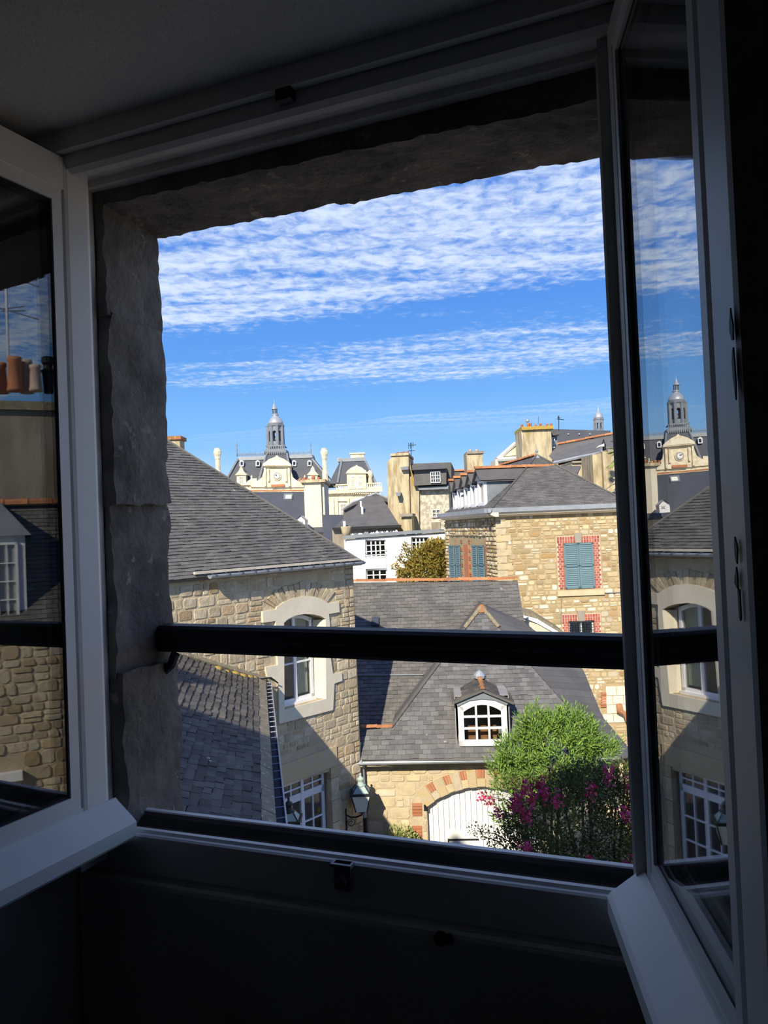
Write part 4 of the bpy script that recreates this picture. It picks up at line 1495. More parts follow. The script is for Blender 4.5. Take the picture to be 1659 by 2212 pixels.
# roof: front hip, side slope with five dormers, ridge running back
re_ = RW.hit(1070, 1099, .28)
RR = slope(RW.pt(re_[0], re_[1], .28), RW.U, 33)
rap = RR.hit(1160, 984)
rl, rr_ = RR.hit(1064, 1098), RR.hit(1356, 1083)
APR = RR.pt(*rap)
rroof = MB().prism(RR, [rl, (rr_[0], rl[1]), rap], -.05, -.003).build('roof', MT['slate_b'], rhouse)
slate_field(RR, [rl, (rr_[0], rl[1]), rap], .10, .19, 51, rroof, MT['slate'], n_ind=300, th=.012)
cA = RR.pt(*rl)
cF = cA + cdir(-8) * 6.6
rdg = APR + cdir(-8) * 4.2
sU = (cA - cF).normalized()
apl = APR - cA
Vs = (apl - sU * apl.dot(sU)).normalized()
SS = Fr(cA, sU, Vs)
def inSS(p): return (p - cA).dot(SS.U), (p - cA).dot(SS.V)
sp4 = [inSS(cF), (0, 0), inSS(APR), inSS(rdg)]
sroof = MB().prism(SS, sp4, -.05, -.003).build('side_slope', MT['slate_b'], rhouse)
slate_field(SS, sp4, .10, .19, 52, sroof, MT['slate'], n_ind=60, th=.012)
cR_ = RR.pt(rr_[0], rl[1])
MB().add([cR_, APR, rdg, cR_ + cdir(-8) * 6.6, cF], [(0, 1, 2, 3), (2, 3, 4)]).build('far_slope', MT['slate_b'], rhouse)
ridge_tiles(APR + cdir(-8) * .15 + Z * .02, rdg + Z * .02, .08, .36, MT['tile'], rhouse, 7)
MB().tube([cA + Z * .02, APR + Z * .02], .03, 6).build('hip_ridge', MT['slate'], rhouse)
MB().tube([cR_ + Z * .02, APR + Z * .02], .03, 6).build('hip_ridge', MT['slate'], rhouse)
MB().lathe(APR - Z * .1, [(.17, 0), (.03, .13), (.025, .20), (.05, .22), (.055, .25), (.025, .29), (.012, .36), (.004, .45)], 10).build('roof_finial', MT['zinc'], rhouse)
# box gutters with pale cornice under them
def gut_run(fr, u0, u1, w, vtop, parent):
    MB().profile(fr, [(w, vtop), (w, vtop - .05), (w + .03, vtop - .13), (w + .11, vtop - .13), (w + .13, vtop)], u0, u1).build('gutter', MT['zinc'], parent)
    MB().profile(fr, [(0, vtop - .13), (w + .06, vtop - .13), (w + .02, vtop - .20), (.1, vtop - .26), (0, vtop - .26)], u0 + .1, u1 - .05).build('cornice', MT['render'], parent)
MB().box(Fr(RW.pt(rr_[0] - .15, 0, -.3), cdir(-8), Z, cdir(82)), 0, 6.2, zbr, .05, -.25, 0).build('end_wall', MT['mortar_r'], rhouse)
gut_run(RW, -.38, rr_[0], .22, re_[1] + .02, rhouse)
gut_run(RS, -LEN + .2, .38, .22, re_[1] + .02, rhouse)
dp = [RW.pt(*RW.hit(x, y, .1), .1) for x, y in ((1347, 1105), (1348, 1140), (1354, 1150), (1355, 1240), (1362, 1500))]
MB().tube(dp, .045, 8).build('downpipe', MT['whitewash'], rhouse)
# five dormers seen edge-on along the side slope
dspec = [(1033, 1047, 1034), (1017, 1028, 1042), (1003, 1012, 1048), (988.5, 996, 1053), (978.5, 984, 1059)]
for i, (xa, xb, yt) in enumerate(dspec):
    ua, vb = RS.hit(xa, 1100)
    ub = RS.hit(xb, 1100)[0]
    vt = RS.hit(xb, yt)[1]
    vbm = .05
    uc = (ua + ub) / 2
    d_ = MB()
    d_.prism(RS, [(ua, vbm), (ub, vbm), (ub, vt), (ua, vt)], -.10, 0, [[(ua + .12, vbm + .2), (ub - .12, vbm + .2), (ub - .12, vt - .1), (ua + .12, vt - .1)]])
    dd = d_.build('dormer_front', MT['white'], rhouse)
    MB().box(RS, ua + .12, ub - .12, vbm + .2, vt - .1, -.09, -.08).build('pane', MT['pane'], dd)
    MB().box(RS, ua, ua + .06, vbm, vt, -3.0, -.10).build('dormer_cheek', MT['lead'], rhouse)
    MB().box(RS, ub - .06, ub, vbm, vt, -3.0, -.10).build('dormer_cheek', MT['lead'], rhouse)
    pkv = vt + .36
    rf = MB()
    for e in (ua - .12, ub + .12):
        p4 = [RS.pt(e, vt - .04, .15), RS.pt(uc, pkv, .15), RS.pt(uc, pkv, -3.4), RS.pt(e, vt - .04, -3.0)]
        rf.add(p4 + [p_ - Z * .05 for p_ in p4], [(0, 1, 2, 3), (4, 5, 6, 7), (0, 1, 5, 4)])
    rf.build('dormer_roof', MT['slate_b'], rhouse)
    MB().prism(RS, [(ua - .06, vt - .02), (ub + .06, vt - .02), (uc, pkv - .04)], -.05, .06).build('dormer_gable', MT['lead'], rhouse)
    ridge_tiles(RS.pt(uc, pkv + .0, .17), RS.pt(uc, pkv + .0, -2.6), .09, .4, MT['tile'], rhouse, 60 + i)
# shuttered windows along the side wall
for (xa, xb) in ((973, 983.5), (987, 995.5), (1023.5, 1032.5), (1036, 1048)):
    ua, ub = RS.hit(xa, 1200)[0], RS.hit(xb, 1200)[0]
    vt, vb = RS.hit((xa + xb) / 2, 1178)[1], RS.hit((xa + xb) / 2, 1262)[1]
    shutter(RS, ua, ub, vb, vt, rhouse, .03, 18)
for (xa, xb) in ((985, 987), (996, 1003), (1013, 1022), (1049, 1053)):
    ua, ub = RS.hit(xa, 1200)[0], RS.hit(xb, 1200)[0]
    vt, vb = RS.hit(1015, 1166)[1], RS.hit(1015, 1262)[1]
    n = 22
    for k in range(n):
        v = vb + (vt - vb) * k / n
        if (k // 2) % 2 and ub - ua > .4: continue
        MB().box(RS, ua + .02, min(ub - .02, ua + .3), v + .008, v + (vt - vb) / n - .006, 0, .02).build('brick', MT['brick_o'], rhouse)
ux0, ux1 = RS.hit(1004, 1200)[0], RS.hit(1013, 1200)[0]
MB().box(RS, ux0, ux1, RS.hit(1010, 1262)[1], RS.hit(1010, 1176)[1], -.02, .03).build('brick_pilaster', MT['brick_o'], rhouse)
stone_field(RS, [(-LEN, RS.hit(1060, 1275)[1]), (0, RS.hit(1060, 1275)[1]), (0, -.25), (-LEN, -.25)],
            [[(RS.hit(972, 1200)[0], RS.hit(1010, 1275)[1]), (RS.hit(1053, 1200)[0], RS.hit(1010, 1275)[1]), (RS.hit(1053, 1200)[0], RS.hit(1010, 1166)[1]), (RS.hit(972, 1200)[0], RS.hit(1010, 1166)[1])]],
            (.10, .18), (.12, .4), 44, rs_m, MT['stone_r'], gap=.02, depth=(.03, .07), n_ind=120)


# ------------------------------------------------------------------ the town behind, laid out on upright planes facing us
class PX:
    """builds from picture positions on an upright plane D metres away; w is metres towards us"""

    def __init__(s, px, py, D, az=90):
        s.fr = vwall(px, py, D, az)
        s.D = D
        s.k = D / FPX

    def c(s, x, y):
        return s.fr.hit(x, y)

    def box(s, name, x0, y0, x1, y1, w0, w1, mat, parent, **k):
        u, v = s.c((x0 + x1) / 2, (y0 + y1) / 2)
        hw, hh = (x1 - x0) / 2 * s.k, (y1 - y0) / 2 * s.k
        return MB().box(s.fr, u - hw, u + hw, v - hh, v + hh, w0, w1).build(name, mat, parent, **k)

    def poly(s, name, pts, w0, w1, mat, parent, holes=(), **k):
        return MB().prism(s.fr, [s.c(*p) for p in pts], w0, w1, [[s.c(*p) for p in h] for h in holes]).build(name, mat, parent, **k)

    def win(s, x0, y0, x1, y1, leaves, cols, rows, parent, w=.02, **k):
        u, v = s.c((x0 + x1) / 2, (y0 + y1) / 2)
        hw, hh = (x1 - x0) / 2 * s.k, (y1 - y0) / 2 * s.k
        k.setdefault('fw', 1.6 * s.k)
        k.setdefault('bar', .9 * s.k)
        k.setdefault('back', .3)
        return window_unit(s.fr, u - hw, u + hw, v - hh, v + hh, leaves, cols, rows, parent, w=w, **k)

    def frustum(s, name, bot, top, wb, wt, mat, parent):
        """bot=(x0,x1,y) top=(x0,x1,y); wb, wt=(front, back) offsets"""
        def four(q, w):
            a, b = s.c(q[0], q[2]), s.c(q[1], q[2])
            vv = (a[1] + b[1]) / 2
            return [s.fr.pt(a[0], vv, w[0]), s.fr.pt(b[0], vv, w[0]), s.fr.pt(b[0], vv, w[1]), s.fr.pt(a[0], vv, w[1])]
        return MB().add(four(bot, wb) + four(top, wt), [(0, 1, 5, 4), (1, 2, 6, 5), (2, 3, 7, 6), (3, 0, 4, 7), (4, 5, 6, 7), (0, 3, 2, 1)]).build(name, mat, parent)

    def lathe(s, name, x, prof, mat, parent, n=10, w=0.0, rot=0.0, smooth=True):
        """prof: (radius in px, y px) bottom to top"""
        u, v = s.c(x, prof[0][1])
        b = s.fr.pt(u, v, w)
        return MB().lathe(b, [(r_ * s.k, (prof[0][1] - y) * s.k) for r_, y in prof], n, rot=rot).build(name, mat, parent, smooth=smooth)

    def base(s, x):
        p = s.fr.pt(*s.c(x, 1141))
        return Vector((p.x, p.y, 0))

    def pole(s, pts, r_, name, mat, parent, w=0.0):
        return MB().tube([s.fr.pt(*s.c(x, y), w) for x, y in pts], r_, 5).build(name, mat, parent)


# ---- town hall
T = PX(598, 1040, 140)
th = thing('town_hall', 'ornate limestone town hall with clock pediment, mansard roofs and domed bell tower', 'town hall', T.base(598))
LS, SF, LD = MT['limestone'], MT['slate_far'], MT['lead']
T.box('body', 440, 1052, 700, 1240, -14, -2.2, LS, th)
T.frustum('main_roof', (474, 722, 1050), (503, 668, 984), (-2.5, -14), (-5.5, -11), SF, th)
T.frustum('roof_curb', (501, 670, 986), (503, 668, 978), (-5.2, -11.3), (-5.4, -11), LD, th)
for a, b in (((474, 1050), (502, 986)), ((722, 1050), (669, 986))):
    MB().tube([T.fr.pt(*T.c(*a), -2.4), T.fr.pt(*T.c(*b), -5.3)], .2, 6).build('hip_roll', LD, th)
cr_ = MB()
for x in range(503, 669, 2):
    if 560 < x < 612: continue
    u, v = T.c(x, 974)
    cr_.box(T.fr, u - .035, u + .035, v - .45, v + (.5 if x % 12 < 2 else .12), -5.5, -5.4)
u0, v0 = T.c(503, 973)
u1, v1 = T.c(668, 968)
cr_.box(T.fr, u0, u1, (v0 + v1) / 2 - .3, (v0 + v1) / 2 - .22, -5.5, -5.4)
cr_.build('roof_cresting', LD, th, kind='stuff')
for x in (500, 666):
    T.lathe('roof_spike', x, [(1.5, 980), (.8, 970), (1.6, 966), (.5, 962), (1.2, 955), (.2, 946)], LD, th, 6, -5.5)
for x in (513, 549, 630, 664):
    ed = T.poly('eye_dormer', [(x - 5, 1003), (x + 4, 1003), (x + 4, 992), (x - 1, 989), (x - 5, 992)], -5.4, -4.2, MT['white'], th, [[(x - 3, 1001), (x + 2.5, 1001), (x + 2.5, 993), (x - 3, 993)]])
    T.box('pane', x - 3, 993, x + 2.5, 1001, -4.45, -4.42, MT['pane'], ed)
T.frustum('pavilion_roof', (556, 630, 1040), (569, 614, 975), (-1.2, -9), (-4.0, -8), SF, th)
for a, b in (((556, 1040), (569, 975)), ((630, 1040), (614, 975))):
    MB().tube([T.fr.pt(*T.c(*a), -1.1), T.fr.pt(*T.c(*b), -3.9)], .2, 6).build('hip_roll', LD, th)
# bell tower
tw = -6.2
T.box('tower_base', 562, 967, 612, 975, tw - 2.2, tw + 2.2, LD, th)
ct = MB()
for i in range(12):
    u, v = T.c(564 + i * 4.2, 972)
    ct.box(T.fr, u - .07, u + .07, v - .35, v + .1, tw + 2.2, tw + 2.5)
ct.build('tower_corbels', LD, th, kind='stuff')
T.lathe('tower_plinth', 586.5, [(18.5, 967), (18, 957), (19, 955)], LD, th, 8, tw, math.pi / 8, False)
for (xa, xb, wa, wb) in ((566, 608, 1.62, 1.8), (566, 608, -1.8, -1.62), (566, 568, -1.8, 1.8), (606, 608, -1.8, 1.8)):
    T.box('balustrade_rail', xa, 956, xb, 958.5, tw + wa, tw + wb, LD, th)
    T.box('balustrade_rail', xa, 964, xb, 967, tw + wa, tw + wb, LD, th)
for i in range(11):
    T.box('baluster', 566.2 + i * 4, 957, 568 + i * 4, 965, tw + 1.64, tw + 1.78, LD, th)
u, v = T.c(585.5, 956)
cen = T.fr.pt(u, v, tw)
k_ = T.k
drum_r, drum_h = 17.5 * k_, 45 * k_
for i in range(8):
    q = math.pi / 4 * i + math.pi / 8
    pp = cen + (right_h * math.cos(q) + fwd_h * math.sin(q)) * drum_r
    MB().lathe(pp, [(.34, 0), (.30, .2), (.26, drum_h * .93), (.36, drum_h)], 8).build('tower_pier', LD, th)
for i in range(8):
    q = math.pi / 4 * i
    d_ = right_h * math.cos(q) + fwd_h * math.sin(q)
    s_ = Fr(cen + d_ * drum_r * .92, d_.cross(Z) * -1, Z, d_)
    hw = drum_r * .383
    ow = hw * .55
    oh = drum_h * .66
    arc = [(ow * math.cos(math.pi * j / 6), oh + ow * math.sin(math.pi * j / 6)) for j in range(7)]
    hole = [(ow, drum_h * .22)] + arc + [(-ow, drum_h * .22)]
    MB().prism(s_, [(-hw, 0), (hw, 0), (hw, drum_h), (-hw, drum_h)], -.12, 0, [hole]).build('tower_arch', LD, th)
MB().lathe(cen + Z * drum_h * .15, [(.3, 0), (.5, .5), (.62, .6), (.3, 1.2), (.1, 1.3)], 10).build('tower_bell', MT['lead'], th)
yt = 956 - 45
T.lathe('tower_cornice', 585.2, [(17, yt + 2), (19.5, yt), (20, yt - 3), (18, yt - 4)], LD, th, 8, tw, math.pi / 8, False)
T.lathe('tower_dome', 585, [(17.5, yt - 4), (17, yt - 8), (15.5, yt - 12), (13, yt - 16), (9.5, yt - 20), (7, yt - 22), (6.5, yt - 24), (8, yt - 25), (8, yt - 27)], MT['zinc'], th, 16, tw)
for i in range(6):
    q = math.pi / 3 * i + .3
    pp = T.fr.pt(*T.c(583, yt - 27), tw) + (right_h * math.cos(q) + fwd_h * math.sin(q)) * 5 * k_
    MB().tube([pp, pp + Z * 12 * k_], .09, 6).build('lantern_post', LD, th)
T.lathe('lantern_cap', 582, [(7.5, yt - 38), (8, yt - 39), (5, yt - 41), (3.6, yt - 45), (2.2, yt - 48), (.6, yt - 52), (.4, yt - 60)], MT['zinc'], th, 12, tw)
# clock pediment
T.poly('clock_wall', [(569, 1052), (627, 1052), (627, 1006), (569, 1006)], -2.2, -.6, LS, th)
T.poly('clock_pediment', [(567, 1007), (629, 1007), (628, 1002), (615, 992), (602, 987), (598, 983), (594, 987), (581, 992), (568, 1002)], -2.4, .1, LS, th)
T.poly('pediment_panel', [(573, 1005), (623, 1005), (611, 996), (598, 991), (585, 996)], .1, .2, MT['render'], th)
for s_ in (-1, 1):
    T.poly('volute', [(598 + s_ * 29, 1052), (598 + s_ * 58, 1052), (598 + s_ * 50, 1042), (598 + s_ * 40, 1036), (598 + s_ * 33, 1030), (598 + s_ * 29, 1016)][::s_], -1.9, -.7, LS, th)
    for j, (dx, y0, y1) in enumerate(((19, 1012, 1040), (26, 1010, 1050))):
        T.box('clock_pilaster', 598 + s_ * dx - 2, y0, 598 + s_ * dx + 2, y1, -.6, -.25, LS, th)
    T.poly('arched_hood', [(598 + s_ * 44, 1048), (598 + s_ * 72, 1048), (598 + s_ * 66, 1038), (598 + s_ * 56, 1033), (598 + s_ * 46, 1032)][::s_], -2.0, -1.2, LS, th)
u, v = T.c(597.5, 1027.5)
cf = Fr(T.fr.pt(u, v, -.55), T.fr.U, Z, T.fr.N)
def disc(fr, r_, w0, w1, name, mat, n=24):
    return MB().prism(fr, [(r_ * math.cos(2 * math.pi * i / n), r_ * math.sin(2 * math.pi * i / n)) for i in range(n)], w0, w1).build(name, mat, th)
disc(cf, 10 * k_, -.1, .15, 'clock_surround', LS)
disc(cf, 8 * k_, .1, .22, 'clock_rim', MT['render_g'])
disc(cf, 6.8 * k_, .1, .28, 'clock_face', MT['clock'])
for ang, ln_ in ((105, 3.2), (150, 5.0)):
    q = R(ang)
    d = (math.cos(q), math.sin(q))
    nn = (-d[1] * .06, d[0] * .06)
    MB().prism(cf, [(nn[0], nn[1]), (d[0] * ln_ * k_ + nn[0], d[1] * ln_ * k_ + nn[1]), (d[0] * ln_ * k_ - nn[0], d[1] * ln_ * k_ - nn[1]), (-nn[0], -nn[1])], .28, .33).build('clock_hand', MT['iron'], th)
for i in range(12):
    q = math.pi / 6 * i
    MB().box(Fr(cf.pt(5.6 * k_ * math.cos(q), 5.6 * k_ * math.sin(q)), cf.U, cf.V, cf.N), -.06, .06, -.06, .06, .28, .30).build('hour_mark', MT['iron'], th)
T.box('name_panel', 585, 1046, 614, 1051, -.6, -.3, MT['terracotta'], th)
T.box('parapet', 505, 1050, 690, 1064, -2.2, -1.0, LS, th)
T.box('parapet_cap', 540, 1044, 662, 1047, -2.2, -.8, LS, th)
bal = MB()
for i in range(10):
    u, v = T.c(511 + i * 3, 1051)
    bal.lathe(T.fr.pt(u, v - .4, -1.4), [(.07, 0), (.12, .25), (.06, .5), (.1, .75)], 6)
bal.build('balustrade', LS, th, kind='stuff')
T.box('balustrade_rail', 508, 1045.5, 542, 1047.5, -1.7, -1.1, LS, th)
for x in (518, 674):
    T.box('attic_dormer', x - 10, 1024, x + 10, 1046, -4.5, -1.5, LS, th)
    T.poly('attic_dormer_pediment', [(x - 13, 1025), (x + 13, 1025), (x + 5, 1016), (x + 3, 1010), (x, 1005), (x - 3, 1010), (x - 5, 1016)], -4.4, -1.2, LS, th)
    T.win(x - 5, 1028, x + 5, 1044, 1, 2, 2, th, w=-1.4, back=0)
for x in (541, 657):
    T.lathe('parapet_urn', x, [(3, 1046), (2, 1043), (3.5, 1038), (3, 1034), (1.5, 1030), (2, 1028), (.5, 1025)], LS, th, 8, -1.5)
for x, yb in ((465, 1060), (701, 1062)):
    T.lathe('tall_chimney', x, [(7, yb), (6.5, 1020), (5.2, 1012), (5.2, 990), (6, 987), (6, 983), (8, 978), (8.6, 972), (7, 969), (6, 965), (4.5, 964)], LS, th, 8, -3.0, math.pi / 8, False)
# right pavilion
T.box('wing_body', 700, 1056, 822, 1240, -12, -1.6, LS, th)
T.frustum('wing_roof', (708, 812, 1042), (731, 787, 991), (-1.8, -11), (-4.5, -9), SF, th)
T.frustum('roof_curb', (727, 790, 992), (725, 788, 984), (-4.3, -9.2), (-4.4, -9), LD, th)
for a, b in (((728, 1042), (735, 991)), ((812, 1042), (788, 991))):
    MB().tube([T.fr.pt(*T.c(*a), -1.7), T.fr.pt(*T.c(*b), -4.4)], .2, 6).build('hip_roll', LD, th)
T.box('wing_chimney', 754, 974, 784, 987, -7.5, -6, LS, th)
T.box('wing_chimney_cap', 752, 971, 786, 974, -7.7, -5.8, LS, th)
T.box('wing_chimney', 724, 983, 732, 990, -7, -6, LS, th)
T.box('wing_balustrade', 724, 1052, 824, 1056, -1.7, -1.2, LS, th)
T.box('balustrade_rail', 724, 1043, 824, 1046, -1.65, -1.2, LS, th)
for i in range(24):
    x = 725 + i * 4.3
    if 748 < x < 792: continue
    T.box('baluster', x - 1.1, 1045, x + 1.1, 1053, -1.52, -1.3, LS, th)
T.box('wing_dormer', 749, 1021, 791, 1056, -4, -1.0, LS, th)
T.poly('wing_dormer_pediment', [(746, 1022), (794, 1022), (790, 1016), (781, 1009), (773, 1006), (770, 1003), (767, 1006), (759, 1009), (750, 1016)], -4, -.7, LS, th)
for x in (763, 778):
    T.win(x - 5, 1028, x + 5, 1055, 1, 1, 2, th, w=-.9, back=0, pane=MT['glazing'])
T.box('wing_cornice', 700, 1057, 826, 1064, -2, -.8, LS, th)
dn = MB()
for i in range(30):
    u, v = T.c(702 + i * 4.1, 1065.5)
    dn.box(T.fr, u - .1, u + .1, v - .12, v + .12, -1.6, -.95)
dn.build('dentil_course', LS, th, kind='stuff')
for x in (705, 718, 727, 752, 790, 806):
    T.box('wing_pilaster', x - 2.5, 1075, x + 2.5, 1112, -1.6, -1.3, LS, th)
T.poly('wing_window_head', [(728, 1082), (752, 1082), (740, 1074)], -1.6, -1.2, LS, th)
T.win(734, 1088, 748, 1115, 1, 2, 3, th, w=-1.5, back=0)
T.lathe('corner_urn', 800, [(6, 1050), (5, 1030), (7, 1026), (6, 1018), (2, 1014)], LS, th, 8, -2)

# ---- dark slate roof with skylight and little white dormer in front of the town hall
B1 = PX(620, 1090, 46)
b1 = thing('skylight_house', 'dark slate roofed house with a skylight and small white dormer below the town hall', 'house', B1.base(620))
rp_ = slope(P(600, 1150, 44), right_h, 38)
b1p = rp_.hits([(520, 1150), (712, 1150), (680, 1062), (520, 1063)])
MB().prism(rp_, b1p, -.1, 0).build('roof', SF, b1)
ridge_tiles(rp_.pt(*b1p[3]) + Z * .03, rp_.pt(*b1p[2]) + Z * .03, .10, .5, MT['tile'], b1, 3)
a_, c_ = rp_.hit(613, 1082), rp_.hit(633, 1069)
sk_ = MB().prism(rp_, [(a_[0], a_[1]), (c_[0], a_[1]), (c_[0] - .02, c_[1]), (a_[0] - .02, c_[1])], -.02, .12,
                 [[(a_[0] + .07, a_[1] + .07), (c_[0] - .07, a_[1] + .07), (c_[0] - .07, c_[1] - .07), (a_[0] + .07, c_[1] - .07)]]).build('skylight_frame', MT['lead'], b1)
MB().box(rp_, a_[0], c_[0], a_[1], c_[1], .05, .07).build('pane', MT['lampglass'], sk_)
B1d = PX(649, 1128, 42)
B1d.poly('dormer_front', [(639, 1140), (659, 1140), (659, 1124), (649, 1115), (639, 1123)], -1.5, 0, MT['white'], b1, [[(647, 1134), (656, 1134), (656, 1126), (647, 1126)]])
B1d.win(647, 1126, 656, 1134, 1, 2, 2, b1, w=-.02, back=1.2)
MB().add([B1d.fr.pt(*B1d.c(*q), w) for q, w in (((637, 1124), .1), ((649, 1113.5), .1), ((661, 1124), .1), ((661, 1124), -1.6), ((649, 1113.5), -1.6), ((637, 1124), -1.6))], [(0, 1, 4, 5), (1, 2, 3, 4)]).build('dormer_roof', MT['zinc'], b1)
B1.box('chimney_wall', 664, 1044, 706, 1160, -2, 1.5, MT['render'], b1)
B1.box('chimney_wall_face', 666, 1046, 700, 1150, 1.5, 1.7, MT['render'], b1)
B1.box('chimney_cap', 656, 1040, 708, 1046, -2.2, 1.9, MT['render_y'], b1)
for x, h in ((652, 7), (660, 9), (668, 6), (679, 12), (690, 9)):
    B1.lathe('chimney_pot', x, [(4, 1041), (3.4, 1041 - h * .8), (3.8, 1041 - h)], MT['terracotta'], b1, 8, .5)
B1.box('low_wall', 520, 1140, 708, 1432, -6, -1, MT['render'], b1)

# ---- house with broad dark swept roof
B2 = PX(800, 1110, 40)
b2 = thing('swept_roof_house', 'house with broad dark swept slate roof beside the cream chimney', 'house', B2.base(800))
B2.frustum('roof', (728, 862, 1140), (790, 822, 1068), (3, -5), (-1.2, -1.8), MT['slate_b'], b2)
B2.poly('roof_flank', [(738, 1098), (752, 1084), (776, 1075), (812, 1063), (840, 1078), (858, 1084), (862, 1140), (738, 1140)], -2.5, -1.6, MT['slate_b'], b2)
hp = [B2.fr.pt(*B2.c(x, y), w) for x, y, w in ((738, 1098, -1.4), (760, 1083, -1.3), (790, 1072, -1.2), (812, 1063, -1.1), (835, 1074, -1.1), (858, 1083, -1.2))]
MB().tube(hp, .06, 6).build('ridge_flashing', MT['zinc'], b2)
B2.box('eaves', 727, 1137, 864, 1142, -4.5, 3.2, MT['iron'], b2)
B2.box('wall', 732, 1141, 862, 1455, -4, 2.9, MT['render_g'], b2)
B2.box('vent_pipe', 782, 1096, 786, 1112, 1.0, 1.3, MT['white'], b2)
B2.pole([(781, 1084), (781.5, 1096)], .05, 'vent_pipe_stay', MT['white'], b2, 1.2)
MB().add([P(698, 1172, 40.5), P(745, 1172, 40.5), P(742, 1112, 43.2), P(698, 1112, 43.2)] + [p_ - Z * .1 for p_ in (P(698, 1172, 40.5), P(745, 1172, 40.5), P(742, 1112, 43.2), P(698, 1112, 43.2))], [(0, 1, 2, 3), (4, 5, 6, 7), (0, 1, 5, 4), (1, 2, 6, 5), (2, 3, 7, 6), (3, 0, 4, 7)]).build('lower_roof', SF, b2)
B2.box('side_window_frame', 748, 1127, 753, 1138, 2.9, 3.1, MT['white'], b2)
B2b = PX(750, 1150, 34.5)
tag(B2b.lathe('clay_planter', 749, [(8.5, 1156.8), (10, 1146), (11, 1141), (11.5, 1138), (10, 1137)], MT['render_y'], None, 12, .4), 'yellowed clay planter on the flat roof of the white house', 'planter')

# ---- white house
B3 = PX(860, 1200, 33, 95)
b3 = thing('white_house', 'white rendered house with grey flat roof behind the yellow tree', 'house', B3.base(860))
whole = [(748, 1165), (975, 1150), (990, 1520), (763, 1530)]
wins = [(789, 1166, 833, 1204), (790, 1230, 836, 1257), (888, 1160, 926, 1196)]
B3.poly('wall', whole, -.3, 0, MT['whitewash'], b3, [[(a, d), (c, d), (c, b), (a, b)] for a, b, c, d in wins])
B3.poly('rear_wall', whole, -3.3, -3.1, MT['whitewash'], b3)
B3.box('end_wall', 748, 1166, 754, 1520, -3.1, -.3, MT['whitewash'], b3)
B3.box('end_wall', 972, 1152, 978, 1512, -3.1, -.3, MT['whitewash'], b3)
for (a, b, c, d), l in zip(wins, (4, 3, 4)):
    B3.win(a, b, c, d, l, 1, 2, b3, w=-.14, rowlist=[0, .72, 1.0] if l == 4 else [0, .55, 1], back=2.4, fw=.05, bar=.04)
for y in (1191, 1199):
    B3.pole([(788, y + 1), (835, y - 2)], .02, 'window_guard_rail', MT['white'], b3, .06)
B3.box('window_panel', 789, 1205, 834, 1228, 0, .05, MT['whitewash'], b3)
B3.poly('roof_edge', [(742, 1164), (965, 1148), (965, 1143), (880, 1147), (742, 1157)], -3.4, .15, MT['lead'], b3)
rub = random.Random(4)
for i in range(16):
    x = 758 + i * 6.4 + rub.uniform(-2, 2)
    y = 1156 - (x - 758) * .06
    r_ = rub.uniform(2.5, 5)
    B3.lathe('gravel_heap', x, [(r_, y), (r_ * .9, y - r_ * .5), (r_ * .5, y - r_ * 1.0), (r_ * .1, y - r_ * 1.3)], MT['whitewash'] if rub.random() < .7 else MT['lead'], b3, 6, -.8, rub.random(), False)

# ---- house with the tall cream chimney stack
B4 = PX(900, 1080, 41, 97)
b4 = thing('cream_chimney_house', 'pale stone house with tall stained cream chimney and slate mansard dormer', 'house', B4.base(905))
B4.poly('chimney', [(848, 1440), (897, 1438), (890, 1130), (888, 1060), (886, 990), (884, 986), (868, 987), (850, 991), (841, 1002)], -2.0, 1.0, MT['render_y'], b4)
B4.box('chimney_cap', 848, 983, 887, 988, -2.0, 1.1, MT['render_y'], b4)
for x, yb in ((846, 992), (857, 985), (864, 985), (871, 984), (879, 983)):
    B4.lathe('chimney_pot', x, [(3.0, yb), (2.5, yb - 9), (3.0, yb - 10)], MT['terracotta'], b4, 8, -.4)
B4.poly('gable_side', [(888, 1000), (892, 1020), (908, 1058), (908, 1150), (888, 1150)], -1.2, .8, MT['render_y'], b4)
B4.box('wall', 907, 1058, 978, 1445, -5, .6, MT['whitestone'], b4)
B4.poly('mansard_roof', [(888, 1003), (975, 1000), (975, 1058), (910, 1058), (892, 1022)], -5, .4, MT['slate_b'], b4)
B4.poly('mansard_eave', [(905, 1054), (978, 1051), (978, 1058), (908, 1060)], -1, 1.0, MT['lead'], b4)
B4.frustum('dormer_body', (898, 966, 1050), (898, 966, 1016), (1.2, -1), (1.2, -1), MT['slate_b'], b4)
B4.frustum('dormer_roof', (892, 968, 1018), (922, 945, 1001), (1.5, -1.4), (.3, -.6), MT['slate_b'], b4)
B4.win(933, 1022, 954, 1046, 2, 2, 3, b4, w=1.3, back=0, depth=.08)
B4.win(935, 1101, 953, 1118, 2, 1, 2, b4, w=.7, back=0)
B4.box('blocked_window', 934, 1128, 953, 1156, .6, .7, MT['render_g'], b4)
B4.box('stub_chimney', 878, 1118, 899, 1146, 1.2, 2.6, MT['render_y'], b4)
B4.box('stub_chimney_cap', 875, 1111, 901, 1117, 1.0, 2.8, MT['render_g'], b4)
B4.poly('vent_hood', [(861, 1066), (872, 1066), (870, 1074), (863, 1074)], 1.0, 1.5, MT['lead'], b4)
B4.poly('lead_cap', [(870, 1013), (887, 1011), (887, 1018), (873, 1019)], .9, 1.3, MT['lead'], b4)

